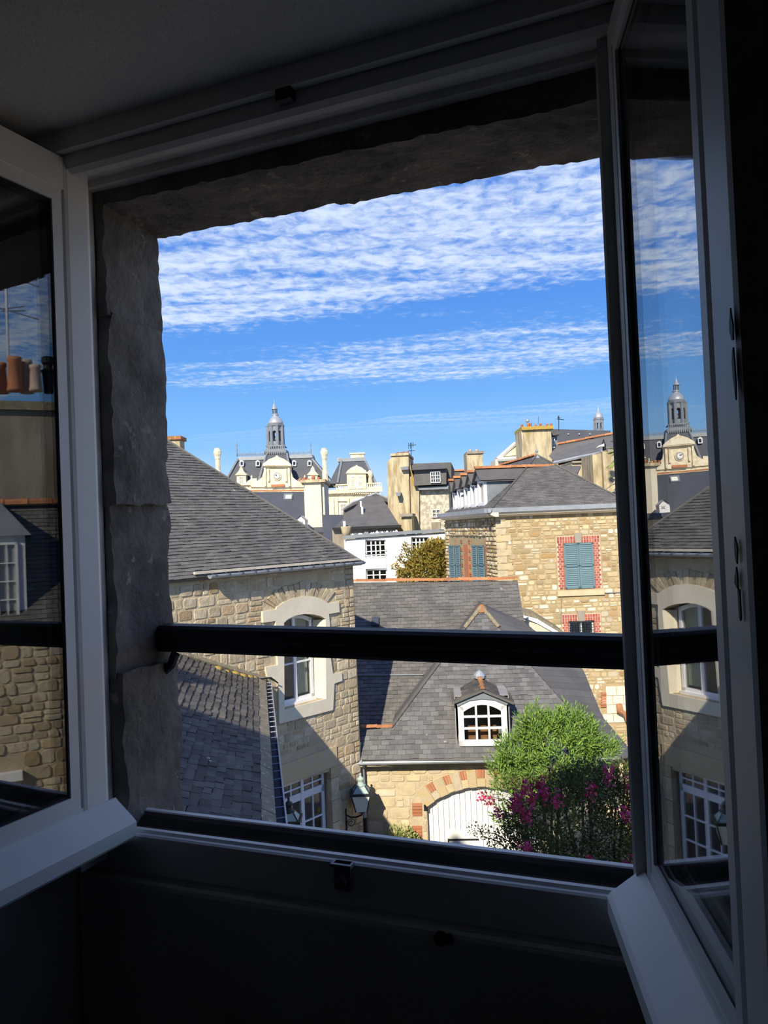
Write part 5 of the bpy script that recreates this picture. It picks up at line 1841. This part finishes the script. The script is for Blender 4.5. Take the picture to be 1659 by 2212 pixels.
# ---- twin-pot chimney rising behind the stone house
B5 = PX(1022, 1010, 43)
b5 = thing('lichened_chimney_house', 'slate roofed house with lichened twin-pot chimney and orange clay vent', 'house', B5.base(1030))
B5.box('chimney', 1006, 981, 1040, 1045, -.8, .8, MT['render_y'], b5)
B5.box('chimney_cap', 1005, 978, 1041, 983, -.9, .9, MT['render_g'], b5)
for x in (1016, 1030):
    B5.lathe('chimney_pot', x, [(4, 979), (3.2, 973), (3.8, 971)], MT['palepot'], b5, 8)
B5.box('roof', 985, 1026, 1110, 1060, -4, -1, MT['slate_b'], b5)
B5.box('wall', 985, 1060, 1110, 1432, -4, -1, MT['render_g'], b5)
B4.poly('long_roof', [(885, 1003), (1090, 998), (1090, 1062), (885, 1062)], -9, -6, MT['slate_b'], b5)
ridge_tiles(B4.fr.pt(*B4.c(886, 1003), -6), B4.fr.pt(*B4.c(1086, 998), -6), .1, .6, MT['tile'], b5, 12)
B4.box('skylight_frame', 990, 1010, 1002, 1016, -6, -5.85, MT['zinc'], b5)
B5.lathe('clay_vent', 1067, [(5, 1022), (4.6, 1013), (6, 1012), (6, 1010), (4, 1009), (4, 1001), (5.5, 1000), (5, 996), (2, 993)], MT['terracotta'], b5, 10, 1.5)

# ---- block with the big lichen-stained chimney and pediment
B6 = PX(1150, 960, 36)
b6 = thing('pediment_house', 'house with white pediment and very wide lichen-stained chimney', 'house', B6.base(1150))
B6.poly('pediment', [(1086, 985), (1150, 985), (1150, 935), (1120, 957)], -3, -1.2, MT['render'], b6)
B6.poly('pediment_panel', [(1096, 981), (1130, 978), (1130, 955)], -1.2, -1.1, MT['limestone'], b6)
for a, b in (((1083, 987), (1122, 952)), ((1083, 988), (1150, 984))):
    B6.pole([a, b], .10, 'pediment_moulding', MT['white'], b6, -1.1)
B6.box('wall', 1090, 985, 1190, 1500, -3, -1.3, MT['render'], b6)
B6.box('chimney', 1121, 930, 1184, 1010, -.8, .8, MT['render_y'], b6)
B6.box('chimney_cap', 1119, 926, 1186, 933, -.95, .95, MT['lichen'], b6)
for x, h in ((1128, 6), (1141, 8), (1146, 9), (1158, 6), (1168, 8), (1182, 7), (1191, 8)):
    B6.lathe('chimney_pot', x, [(3.0, 928), (2.6, 924 - h), (3.1, 923 - h)], MT['terracotta'], b6, 8)
B6.lathe('chimney_cowl', 1140, [(1.2, 920), (1.2, 912), (4, 911), (4.5, 908), (1.5, 905)], MT['zinc'], b6, 8)
B6.box('attic_wall', 1183, 942, 1206, 975, -1.6, -.2, MT['lead'], b6)
B6.poly('attic_roof', [(1180, 943), (1210, 939), (1208, 932), (1182, 932)], -2, .1, MT['slate_b'], b6)
B6.win(1189, 944, 1200, 967, 2, 1, 3, b6, w=-.1, back=0)
B6.box('lower_roof', 1176, 968, 1215, 1050, -3, -1.0, MT['slate_b'], b6)

# ---- long church-like roof with bell turret
B7 = PX(1240, 940, 75)
b7 = thing('turret_hall', 'long dark roofed hall with small domed bell turret', 'hall', B7.base(1240))
B7.poly('roof', [(1160, 975), (1167, 914), (1345, 919), (1350, 975)], -9, -4, SF, b7)
B7.poly('roof_slope', [(1150, 1010), (1160, 975), (1350, 975), (1350, 1010)], -9, -3.8, SF, b7)
B7.box('wall', 1150, 1005, 1360, 1305, -9, -3.7, MT['render_g'], b7)
ridge_tiles(B7.fr.pt(*B7.c(1166, 914), -6), B7.fr.pt(*B7.c(1322, 918), -6), .15, 1.2, MT['palepot'], b7, 3)
for x in (1223, 1248, 1273, 1297):
    B7.box('snow_hook', x - 1, 926, x + 1, 928, -4, -3.8, MT['white'], b7)
tc_ = 1330
for i in range(8):
    q = math.pi / 4 * i
    u, v = B7.c(tc_, 916)
    pp = B7.fr.pt(u, v, -6) + (right_h * math.cos(q) + fwd_h * math.sin(q)) * 10 * B7.k
    MB().tube([pp, pp + Z * 27 * B7.k], .10, 6).build('turret_post', LD, b7)
B7.lathe('turret_base', tc_, [(12, 935), (12, 915), (11, 913)], LD, b7, 8, -6, 0, False)
B7.lathe('turret_arches', tc_, [(11, 896), (11.5, 890), (13, 888), (13, 886)], LD, b7, 8, -6, 0, False)
B7.lathe('turret_dome', tc_, [(11, 886), (10.5, 881), (8, 875), (4, 870), (2, 867), (1.4, 864), (.5, 858), (.3, 852)], MT['zinc'], b7, 12, -6)

# ---- slate roof with orange ridge, brown chimneys and tall window
B8 = PX(1270, 1000, 31)
b8 = thing('brown_chimney_house', 'grey slate house with sloping orange ridge and tall brown chimneys', 'house', B8.base(1270))
p8 = [P(1200, 999, 31), P(1306, 979, 29.5), P(1352, 969, 29), P(1352, 934, 33), P(1205, 962, 35), P(1185, 985, 34)]
MB().sheet(p8).build('roof', MT['slate'], b8)
ridge_tiles(p8[4] + Z * .03, p8[3] + Z * .03, .10, .45, MT['tile'], b8, 9)
MB().tube([P(1196, 1000, 30.8), P(1250, 988, 30.2), P(1306, 977, 29.4)], .07, 6).build('gutter', MT['zinc'], b8)
MB().tube([P(1196, 1004, 30.9), P(1250, 992, 30.3), P(1306, 981, 29.5)], .07, 6).build('eaves', MT['iron'], b8)
MB().sheet([P(1195, 1000, 31.2), P(1352, 968, 29.3), P(1362, 1555, 29.3), P(1205, 1540, 31.2)]).build('wall', MT['render_g'], b8)
B8b = PX(1270, 1010, 29.4)
B8b.box('chimney', 1231, 1000, 1259, 1060, -1.2, .4, MT['render_y'], b8)
B8b.box('chimney_cap', 1229, 998, 1261, 1002, -1.3, .5, MT['render_g'], b8)
B8b.win(1258, 993, 1275, 1028, 2, 1, 1, b8, w=.3, back=0, fw=.06)
B8b.box('slate_cladding', 1275, 988, 1284, 1029, -.6, .3, MT['slate_b'], b8)
B8b.box('window_ledge', 1255, 1028, 1286, 1032, -.6, .45, MT['lead'], b8)
B8b.box('pale_wall', 1262, 1034, 1286, 1060, -.6, .2, MT['render'], b8)
B8c = PX(1310, 1020, 27)
B8c.box('chimney', 1302, 980, 1334, 1595, -.9, .8, MT['render_y'], b8)
B8c.box('chimney_return', 1284, 985, 1303, 1595, -.9, .6, MT['render_y'], b8)
B8c.box('chimney_cap', 1297, 975, 1337, 981, -1.0, .9, MT['render_g'], b8)
B8c.lathe('chimney_pot', 1305, [(6, 976), (5.5, 971), (4.2, 966), (5, 962), (2.6, 955), (1, 949)], MT['iron'], b8, 8)
B8c.poly('cowl', [(1292, 966), (1300, 966), (1300, 960), (1298, 961)], -.3, .3, MT['white'], b8)
B8c.box('cowl_post', 1297, 965, 1300, 976, -.1, .1, MT['white'], b8)
for x in (1320, 1326, 1331):
    B8.lathe('clay_vent', x, [(3.4, 940), (3, 930), (3.4, 928)], MT['terracotta'], b8, 8, -3)
MB().sheet([P(1320, 1066, 26.5), P(1345, 1085, 25.5), P(1340, 1090, 25.5), P(1316, 1072, 26.5)]).build('flashing', MT['render'], b8)


# ---- aerials on the roofs
def aerial(px, y0, y1, D, label, arms):
    q = PX(px, y0, D)
    t = thing('tv_aerial', label, 'aerial', q.fr.pt(*q.c(px, y0)))
    q.pole([(px, y0), (px, y1)], .02, 'mast', MT['iron'], t)
    for (xa, ya, xb, yb) in arms:
        q.pole([(xa, ya), (xb, yb)], .016, 'arm', MT['iron'], t)
aerial(888, 992, 957, 41.5, 'television aerial on the tall cream chimney', [(883, 957, 883, 970), (887, 956, 887, 968), (892, 955, 892, 966), (881, 962, 899, 961), (882, 974, 896, 973)])
aerial(1207, 935, 898, 36, 'television aerial beside the wide lichen-stained chimney', [(1203, 905, 1218, 907), (1204, 902, 1210, 903), (1206, 899, 1207, 910)])
aerial(1163, 915, 899, 81, 'slim mast at the end of the long hall roof', [(1162, 905, 1164, 905)])

# ---- plain rendered house carrying the street on beyond the stone house
B9 = PX(1600, 1150, 27)
b9 = thing('rendered_house', 'plain cream rendered house with slate roof beyond the stone house', 'house', B9.base(1600))
w9 = [(x, 1180, x + 62, 1290) for x in (1500, 1640, 1780)] + [(x, 1390, x + 62, 1500) for x in (1500, 1640, 1780)]
B9.poly('wall', [(1425, 1120), (1990, 1097), (2012, 1640), (1447, 1662)], -.3, 0, MT['render'], b9, [[(a, d), (c, d), (c, b), (a, b)] for a, b, c, d in w9])
for a, b, c, d in w9:
    B9.win(a, b, c, d, 2, 1, 3, b9, w=-.15, fw=.06, bar=.03)
B9.frustum('roof', (1415, 2000, 1115), (1470, 1940, 1000), (.3, -7), (-3, -4), MT['slate'], b9)
B9.box('rear_wall', 1430, 1120, 1990, 1615, -6.9, -6.6, MT['render'], b9)
B9.box('end_wall', 1437, 1120, 1449, 1640, -6.6, -.3, MT['render'], b9)
B9.box('end_wall', 1975, 1100, 1990, 1610, -6.6, -.3, MT['render'], b9)
B9.box('chimney', 1560, 950, 1610, 1040, -4, -3, MT['render_y'], b9)
for x in (1572, 1597):
    B9.lathe('chimney_pot', x, [(8, 952), (6.5, 936), (7.5, 933)], MT['terracotta'], b9, 10, -3.5)


# ------------------------------------------------------------------ street lanterns
def lantern(label, px, ysh, w_px, D, foot, scale=1.0, arm=None):
    q = PX(px, ysh, D)
    k = q.k
    c = q.fr.pt(*q.c(px, ysh))
    t = thing('street_lantern', label, 'lantern', c - Z * (40 * k), 'wall lanterns of the courtyard')
    hw = w_px / 2 * k
    H1 = w_px * .86 * k
    bw = hw * .54
    a = (q.fr.U, q.fr.N)
    def sq(r_, h):
        x, y = a
        return [c + x * (r_ * sx) + y * (r_ * sy) + Z * h for sx, sy in ((-1, 1), (1, 1), (1, -1), (-1, -1))]
    top, bot, rt = sq(hw * .93, 0), sq(bw, -H1), sq(hw * .42, w_px * .36 * k)
    for i in range(4):
        j = (i + 1) % 4
        MB().sheet([top[i], top[j], bot[j], bot[i]]).build('pane', MT['lampglass'], t)
        MB().sheet([rt[i], rt[j], top[j], top[i]]).build('roof_pane', MT['lampcap'], t)
        MB().tube([top[i], bot[i]], .013, 6).build('frame_bar', MT['lampmetal'], t)
        MB().tube([top[i], rt[i]], .012, 6).build('frame_bar', MT['lampmetal'], t)
    rim = MB()
    o_, i_ = sq(hw * 1.04, -.012), sq(hw * 1.04, .028)
    rim.add(o_ + i_, [(0, 1, 5, 4), (1, 2, 6, 5), (2, 3, 7, 6), (3, 0, 4, 7), (4, 5, 6, 7), (0, 3, 2, 1)])
    rim.build('rim', MT['lampmetal'], t)
    h0 = w_px * .36 * k
    MB().lathe(c + Z * h0, [(hw * .5, -.01), (hw * .5, .02), (hw * .3, .035), (hw * .26, .09), (hw * .36, .11), (hw * .34, .14), (hw * .12, .17), (hw * .08, .20), (hw * .13, .215), (.004, .24)], 12).build('chimney_cap', MT['lampmetal'] if arm != 'light' else MT['lampcap'], t, smooth=True)
    MB().lathe(c - Z * (H1 + .05), [(bw * .4, 0), (bw * .9, .03), (bw * 1.05, .05)], 8).build('base', MT['lampmetal'], t)
    f = Vector(foot)
    b0 = c - Z * (H1 + .04)
    m_ = (b0 + f) / 2
    br_ = MB().tube([b0, b0 - Z * .05, b0.lerp(f, .35) - Z * .07, b0.lerp(f, .7) - Z * .05, f + Z * .02], .016, 6)
    br_.tube([f + Z * .14, f - Z * .34], .016, 6)
    crl = [f.lerp(b0, .3) - Z * .16 + (f - b0).normalized() * (.09 * math.cos(s_) * (1 - s_ / 14)) + Z * (.09 * math.sin(s_) * (1 - s_ / 14)) for s_ in [x * .5 for x in range(20)]]
    br_.tube(crl, .008, 5)
    br_.build('bracket', MT['iron'], t)
    return t


lantern('lantern with pale green cap bracketed to the corner of the stone house', 780, 1712, 44, 15.04, H.pt(*H.hit(746, 1762), .02), arm='light')
u_l = -(1.1)
lantern('lantern with black cap hanging in front of the glazed door', 625, 1771, 50, 12.6, LV.pt(-1.25, -2.05, -.10))


# ------------------------------------------------------------------ shrubs and trees
def bush(name, label, cat, D, blobs_px, n, size, elong, seed, mat, stems, up=.35, droop=0.0, shell=.5, depth=.9, shoots=False):
    q = PX(blobs_px[0][0], 1700, D)
    b = q.base(blobs_px[0][0])
    t = thing(name, label, cat, b)
    bl = []
    for (x, y, rx, ry, w) in blobs_px:
        c = q.fr.pt(*q.c(x, y))
        bl.append((c, (rx * q.k, rx * q.k * depth, ry * q.k), w))
    (shoot_mesh if shoots else leaves_mesh)(bl, n, size, elong, seed, mat, 'foliage', t, up, droop, shell)
    rng = random.Random(seed)
    for i in range(stems):
        c = bl[i % len(bl)][0]
        s0 = b + Vector((rng.uniform(-.15, .15), rng.uniform(-.15, .15), 0))
        mid = s0.lerp(c, .55) + Vector((rng.uniform(-.2, .2), rng.uniform(-.2, .2), .1))
        MB().tube([s0, mid, c], [.035, .026, .012], 6).build('stem', MT['wood'], t)
    return t, q


oleander, oq = bush('oleander_shrub', 'tall bright green oleander shrub in front of the coach house', 'shrub', 13.2,
                    [(1195, 1640, 95, 60, 10), (1150, 1585, 22, 35, 3), (1230, 1585, 50, 35, 5), (1175, 1600, 40, 40, 4), (1120, 1645, 45, 45, 5), (1255, 1600, 32, 35, 3), (1280, 1625, 36, 28, 3),
                     (1305, 1632, 22, 18, 1.2), (1152, 1560, 9, 18, .8), (1226, 1562, 12, 20, .9), (1190, 1572, 12, 18, .8), (1252, 1576, 10, 18, .7), (1284, 1588, 10, 18, .7), (1328, 1622, 9, 14, .5), (1100, 1680, 38, 38, 4), (1190, 1700, 90, 50, 7), (1160, 1760, 90, 70, 6)],
                    900, .15, 5.5, 71, MT['oleander'], 7, up=.85, shell=.45, shoots=True)
myrtle, mq = bush('crape_myrtle', 'crape myrtle with magenta flowers in the shade before the white gate', 'shrub', 11.9,
                  [(1235, 1790, 130, 120, 16), (1330, 1730, 60, 70, 6), (1350, 1680, 38, 42, 2.5), (1270, 1690, 55, 50, 5), (1210, 1700, 50, 45, 3), (1150, 1730, 42, 55, 2.5), (1120, 1775, 38, 40, 1.6),
                   (1110, 1830, 50, 45, 2.2), (1175, 1850, 80, 60, 6), (1330, 1820, 75, 80, 8), (1280, 1890, 140, 60, 9), (1395, 1760, 45, 70, 4), (1380, 1860, 60, 60, 4), (1250, 1960, 130, 80, 8), (1340, 1980, 90, 80, 5), (1240, 2060, 100, 80, 5)],
                  19000, .060, 2.2, 72, MT['myrtle'], 5, up=.4, shell=.25)
# sprays reaching out over the gate
rng = random.Random(9)
for (x0, y0, x1, y1) in ((1120, 1830, 1018, 1784), (1110, 1850, 1040, 1800), (1130, 1880, 1040, 1850), (1140, 1760, 1045, 1712), (1130, 1790, 1070, 1750), (1120, 1700, 1085, 1690), (1100, 1880, 1045, 1868)):
    a, b = mq.fr.pt(*mq.c(x0, y0)), mq.fr.pt(*mq.c(x1, y1), rng.uniform(.0, .4))
    mid_ = a.lerp(b, .5) + Z * .08
    br_ = MB().tube([a, mid_, b], [.012, .008, .004], 5).build('twig', MT['wood'], myrtle)
    leaves_mesh([(a.lerp(b, t_) + Z * .05, (.12, .12, .08), 1) for t_ in (.25, .45, .65, .8, .95)], 110, .05, 2.2, rng.randint(0, 999), MT['myrtle'], 'spray', br_, .3)


def flower(q, x, y, w, s_, seed, parent):
    rg = random.Random(seed)
    c = q.fr.pt(*q.c(x, y), w)
    mb = MB()
    for i in range(46):
        d = Vector((rg.gauss(0, 1), rg.gauss(0, 1), rg.gauss(0, 1.5))) * s_ * .42
        p = c + d
        a = Vector((rg.uniform(-1, 1), rg.uniform(-1, 1), rg.uniform(-1, 1))).normalized()
        b = a.cross(Vector((rg.uniform(-1, 1), rg.uniform(-1, 1), .5))).normalized()
        r_ = s_ * .26 * rg.uniform(.6, 1.2)
        mb.add([p - a * r_, p + b * r_, p + a * r_, p - b * r_], [(0, 1, 2, 3)])
    mb.build('flower_cluster', MT['flower'], parent, kind='stuff')


fl_px = [(1040, 1708, .3), (1052, 1716, .3), (1070, 1738, .35), (1098, 1722, .4), (1118, 1735, .45), (1128, 1745, .45), (1125, 1680, .5), (1160, 1690, .6), (1155, 1672, .5), (1135, 1705, .5), (1250, 1672, .7),
         (1292, 1650, .6), (1320, 1720, .7), (1345, 1672, .5), (1360, 1660, .5), (1370, 1700, .5), (1350, 1690, .5), (1325, 1822, .8), (1240, 1820, .8), (1118, 1806, .5),
         (1128, 1812, .5), (1185, 1700, .6), (1340, 1880, .8), (1210, 1860, .7), (1360, 1745, .5), (1105, 1700, .5)]
for i, (x, y, w) in enumerate(fl_px):
    flower(mq, x, y, w, .085 if i < 6 else .11, i, myrtle)

small, sq_ = bush('variegated_shrub', 'small pale variegated shrub at the foot of the coach house wall', 'shrub', 15.0,
                  [(868, 1815, 34, 30, 5), (850, 1840, 28, 34, 3), (880, 1830, 30, 36, 3), (865, 1900, 40, 70, 5)], 2200, .085, 2.2, 73, MT['paleleaf'], 4, shell=.2)

ytree, yq = bush('yellowing_tree', 'loose tree with yellowing autumn leaves before the white house', 'tree', 31.0,
                 [(925, 1232, 48, 36, 9), (950, 1205, 32, 40, 7), (905, 1205, 16, 26, 2.4), (935, 1190, 24, 24, 4), (885, 1245, 30, 18, 3), (893, 1222, 18, 12, 1.0), (872, 1240, 14, 9, .6), (968, 1220, 22, 40, 4), (918, 1188, 10, 14, .7), (948, 1176, 9, 12, .6), (965, 1182, 10, 12, .8), (902, 1216, 9, 20, .8)],
                 6500, .15, 2.4, 74, MT['yellowleaf'], 7, shell=.1)
for (x0, y0, x1, y1) in ((900, 1240, 871, 1183), (890, 1236, 862, 1204), (880, 1250, 852, 1222), (900, 1220, 877, 1178)):
    a, b = yq.fr.pt(*yq.c(x0, y0)), yq.fr.pt(*yq.c(x1, y1))
    tw_ = MB().tube([a, b], [.04, .015], 5).build('branch', MT['wood'], ytree)
    leaves_mesh([(a.lerp(b, t_), (.12, .12, .12), 1) for t_ in (.3, .5, .7, .85, .97)], 90, .13, 2.2, int(x1), MT['yellowleaf'], 'spray', tw_)

# palm beyond the brown chimneys
pq = PX(1340, 1000, 24.9)
palm = thing('palm_tree', 'shaggy palm tree beyond the tall brown chimneys', 'palm', pq.base(1341))
pc = pq.fr.pt(*pq.c(1343, 975))
MB().tube([pq.base(1341), pc], [.16, .13], 10).build('trunk', MT['wood'], palm)
rng = random.Random(5)
for i in range(26):
    q_ = 2 * math.pi * i / 26
    el_ = rng.uniform(-1.3, .9)
    d = (right_h * math.cos(q_) + fwd_h * math.sin(q_)) * math.cos(el_) + Z * math.sin(el_)
    L_ = rng.uniform(.22, .36) * (1.6 if el_ < -.5 else 1)
    side_ = d.cross(Z).normalized()
    mb = MB()
    tip = pc + d * L_
    for j in range(9):
        a_ = (j - 4) * .22
        e_ = (d * math.cos(a_) + side_ * math.sin(a_))
        p0, p1 = tip, tip + e_ * .30 - Z * .06
        mb.add([p0, p0.lerp(p1, .5) + Z * .02 + side_ * .015, p1, p0.lerp(p1, .5) - side_ * .015], [(0, 1, 2), (0, 2, 3)])
    mb.tube([pc, tip], .012, 4)
    mb.build('frond', MT['palm'], palm)
for i in range(12):
    p0 = pc + Vector((rng.uniform(-.1, .1), rng.uniform(-.1, .1), -.1 - i * .12))
    mb = MB()
    for j in range(7):
        q_ = rng.uniform(0, 6.28)
        d = right_h * math.cos(q_) * .26 + fwd_h * math.sin(q_) * .26 - Z * .36
        s2 = d.cross(Z).normalized() * .05
        mb.add([p0, p0 + d * .6 + s2, p0 + d, p0 + d * .6 - s2], [(0, 1, 2, 3)])
    mb.build('dead_frond', MT['palm'], palm)


# ------------------------------------------------------------------ neighbour mirrored in the clean casement: built where the mirror looks
def mirror_dir(px, py):
    r = ray(px, py)
    n = CL.N
    return r - n * (2 * r.dot(n))


MO = CAM - CL.N * (2 * (CAM - (CL.o - CL.N * .016)).dot(CL.N))
dm = mirror_dir(60, 1140)
dm.z = 0
dm.normalize()
ND = 16.5
NU = Z.cross(dm) * -1                         # to the right when facing the neighbour
NF = Fr(MO + dm * ND, NU, Z, -dm)


def nh(px, py, w=0.0):
    r = mirror_dir(px, py)
    p0 = NF.o + NF.N * w
    p = MO + r * ((p0 - MO).dot(NF.N) / r.dot(NF.N)) - NF.o
    return p.dot(NF.U), p.dot(NF.V)


nb = thing('neighbour_house', 'sunlit neighbouring house with dormer and tall chimney of many clay pots', 'house', Vector((NF.o.x, NF.o.y, 0)))


def nbox(name, x0, y0, x1, y1, w0, w1, mat, **k):
    a, b = nh(x0, y0), nh(x1, y1)
    return MB().box(NF, min(a[0], b[0]), max(a[0], b[0]), min(a[1], b[1]), max(a[1], b[1]), w0, w1).build(name, mat, nb, **k)


zg_ = -NF.o.z
uL, uR = nh(170, 1400)[0], nh(-160, 1400)[0]
wl = MB().box(NF, min(uL, uR) - 1.5, max(uL, uR) + 1.5, zg_, nh(0, 1352)[1], -.3, 0).build('wall', MT['mortar'], nb)
stone_field(NF, [(min(uL, uR) - .2, nh(0, 1780)[1]), (max(uL, uR), nh(0, 1780)[1]), (max(uL, uR), nh(0, 1356)[1]), (min(uL, uR) - .2, nh(0, 1356)[1])],
            [[nh(48, 1728), nh(-80, 1728), nh(-80, 1652), nh(48, 1652)]], (.14, .3), (.2, .5), 91, wl, MT['stone'], n_ind=160)
# slate slope up to the tiled ridge
e_v, r_v = nh(0, 1352)[1], nh(0, 1085)[1]
NR = Fr(NF.pt(0, e_v, .2), NF.U, NF.N * -.62 + Z * .78)
Lr = (r_v - e_v) / .78
npoly = [(min(uL, uR) - 1.5, 0), (max(uL, uR) + 1.5, 0), (max(uL, uR) + 1.5, Lr), (min(uL, uR) - 1.5, Lr)]
nr_ = MB().prism(NR, npoly, -.08, -.004).build('roof', MT['slate_b'], nb)
slate_field(NR, npoly, .11, .2, 95, nr_, MT['slate'], n_ind=100)
a, b = NR.pt(min(uL, uR) - 1.5, Lr, .03), NR.pt(max(uL, uR) + 1.5, Lr, .03)
ridge_tiles(a, b, .14, .45, MT['tile'], nb, 8)
# dormer with small-paned window
dz0, dz1 = nh(0, 1345)[1], nh(0, 1158)[1]
dux = sorted((nh(54, 1200)[0], nh(-70, 1200)[0]))
MB().box(NF, dux[0], dux[1], dz0, dz1, -2.2, .0).build('dormer_body', MT['white'], nb)
dwx = sorted((nh(38, 1200)[0], nh(-54, 1200)[0]))
window_unit(NF, dwx[0], dwx[1], dz0 + .03, nh(0, 1172)[1], 2, 2, 4, nb, w=.06, back=0, name='dormer_window')
dc = (dux[0] + dux[1]) / 2
MB().prism(NF, [(dux[0] - .12, dz1), (dux[1] + .12, dz1), (dc, dz1 + .75)], -2.4, .12).build('dormer_roof', MT['zinc'], nb)
nbox('cornice', 48, 1662, -80, 1700, 0, .18, MT['white'])
nbox('balcony_front', 44, 1700, -80, 1726, 0, .10, MT['white'])
# chimney and pots
nbox('chimney', 142, 852, -40, 1080, -2.9, -1.6, MT['render_g'])
nbox('chimney_cap', 145, 842, -45, 856, -3.0, -1.5, MT['moss'])
for i, (x, y1, wd_, m_) in enumerate(((2, 782, 24, 'terracotta'), (33, 775, 27, 'terracotta'), (58, 776, 24, 'palepot'), (77, 792, 22, 'palepot'), (66, 828, 12, 'palepot'), (-25, 785, 26, 'terracotta'))):
    u, v = nh(x, 848, -2.2)
    v1 = nh(x, y1, -2.2)[1]
    rr_ = wd_ / 2 * (ND + 2.2) / FPX
    MB().lathe(NF.pt(u, v, -2.2 + (.15 if i % 2 else -.1)), [(rr_ * 1.15, 0), (rr_ * 1.1, .05), (rr_, .1), (rr_ * .85, (v1 - v) * .85), (rr_ * .98, (v1 - v) * .88), (rr_ * .95, v1 - v)], 14).build('chimney_pot', MT[m_], nb, smooth=True)
u, v = nh(104, 850, -2.2)
MB().lathe(NF.pt(u, v, -2.2), [(.10, 0), (.11, .2), (.13, .45), (.17, .5), (.10, .55), (.09, .62), (.13, .68), (.13, .8), (.1, .82)], 10).build('chimney_cowl', MT['iron'], nb)
at = thing('roof_aerial', 'tall television aerial on the neighbouring chimney with clay pots', 'aerial', NF.pt(*nh(19, 850, -2.6), -2.6))
MB().tube([NF.pt(*nh(20, 850, -2.6), -2.6), NF.pt(*nh(12, 600, -2.6), -2.6)], .028, 6).build('mast', MT['alu'], at)
for (xa, ya, xb, yb) in ((-20, 660, 84, 690), (30, 600, 84, 620), (2, 668, 52, 662), (2, 672, 54, 671)):
    MB().tube([NF.pt(*nh(xa, ya, -2.6), -2.6), NF.pt(*nh(xb, yb, -2.6), -2.6)], .018, 5).build('arm', MT['alu'], at)
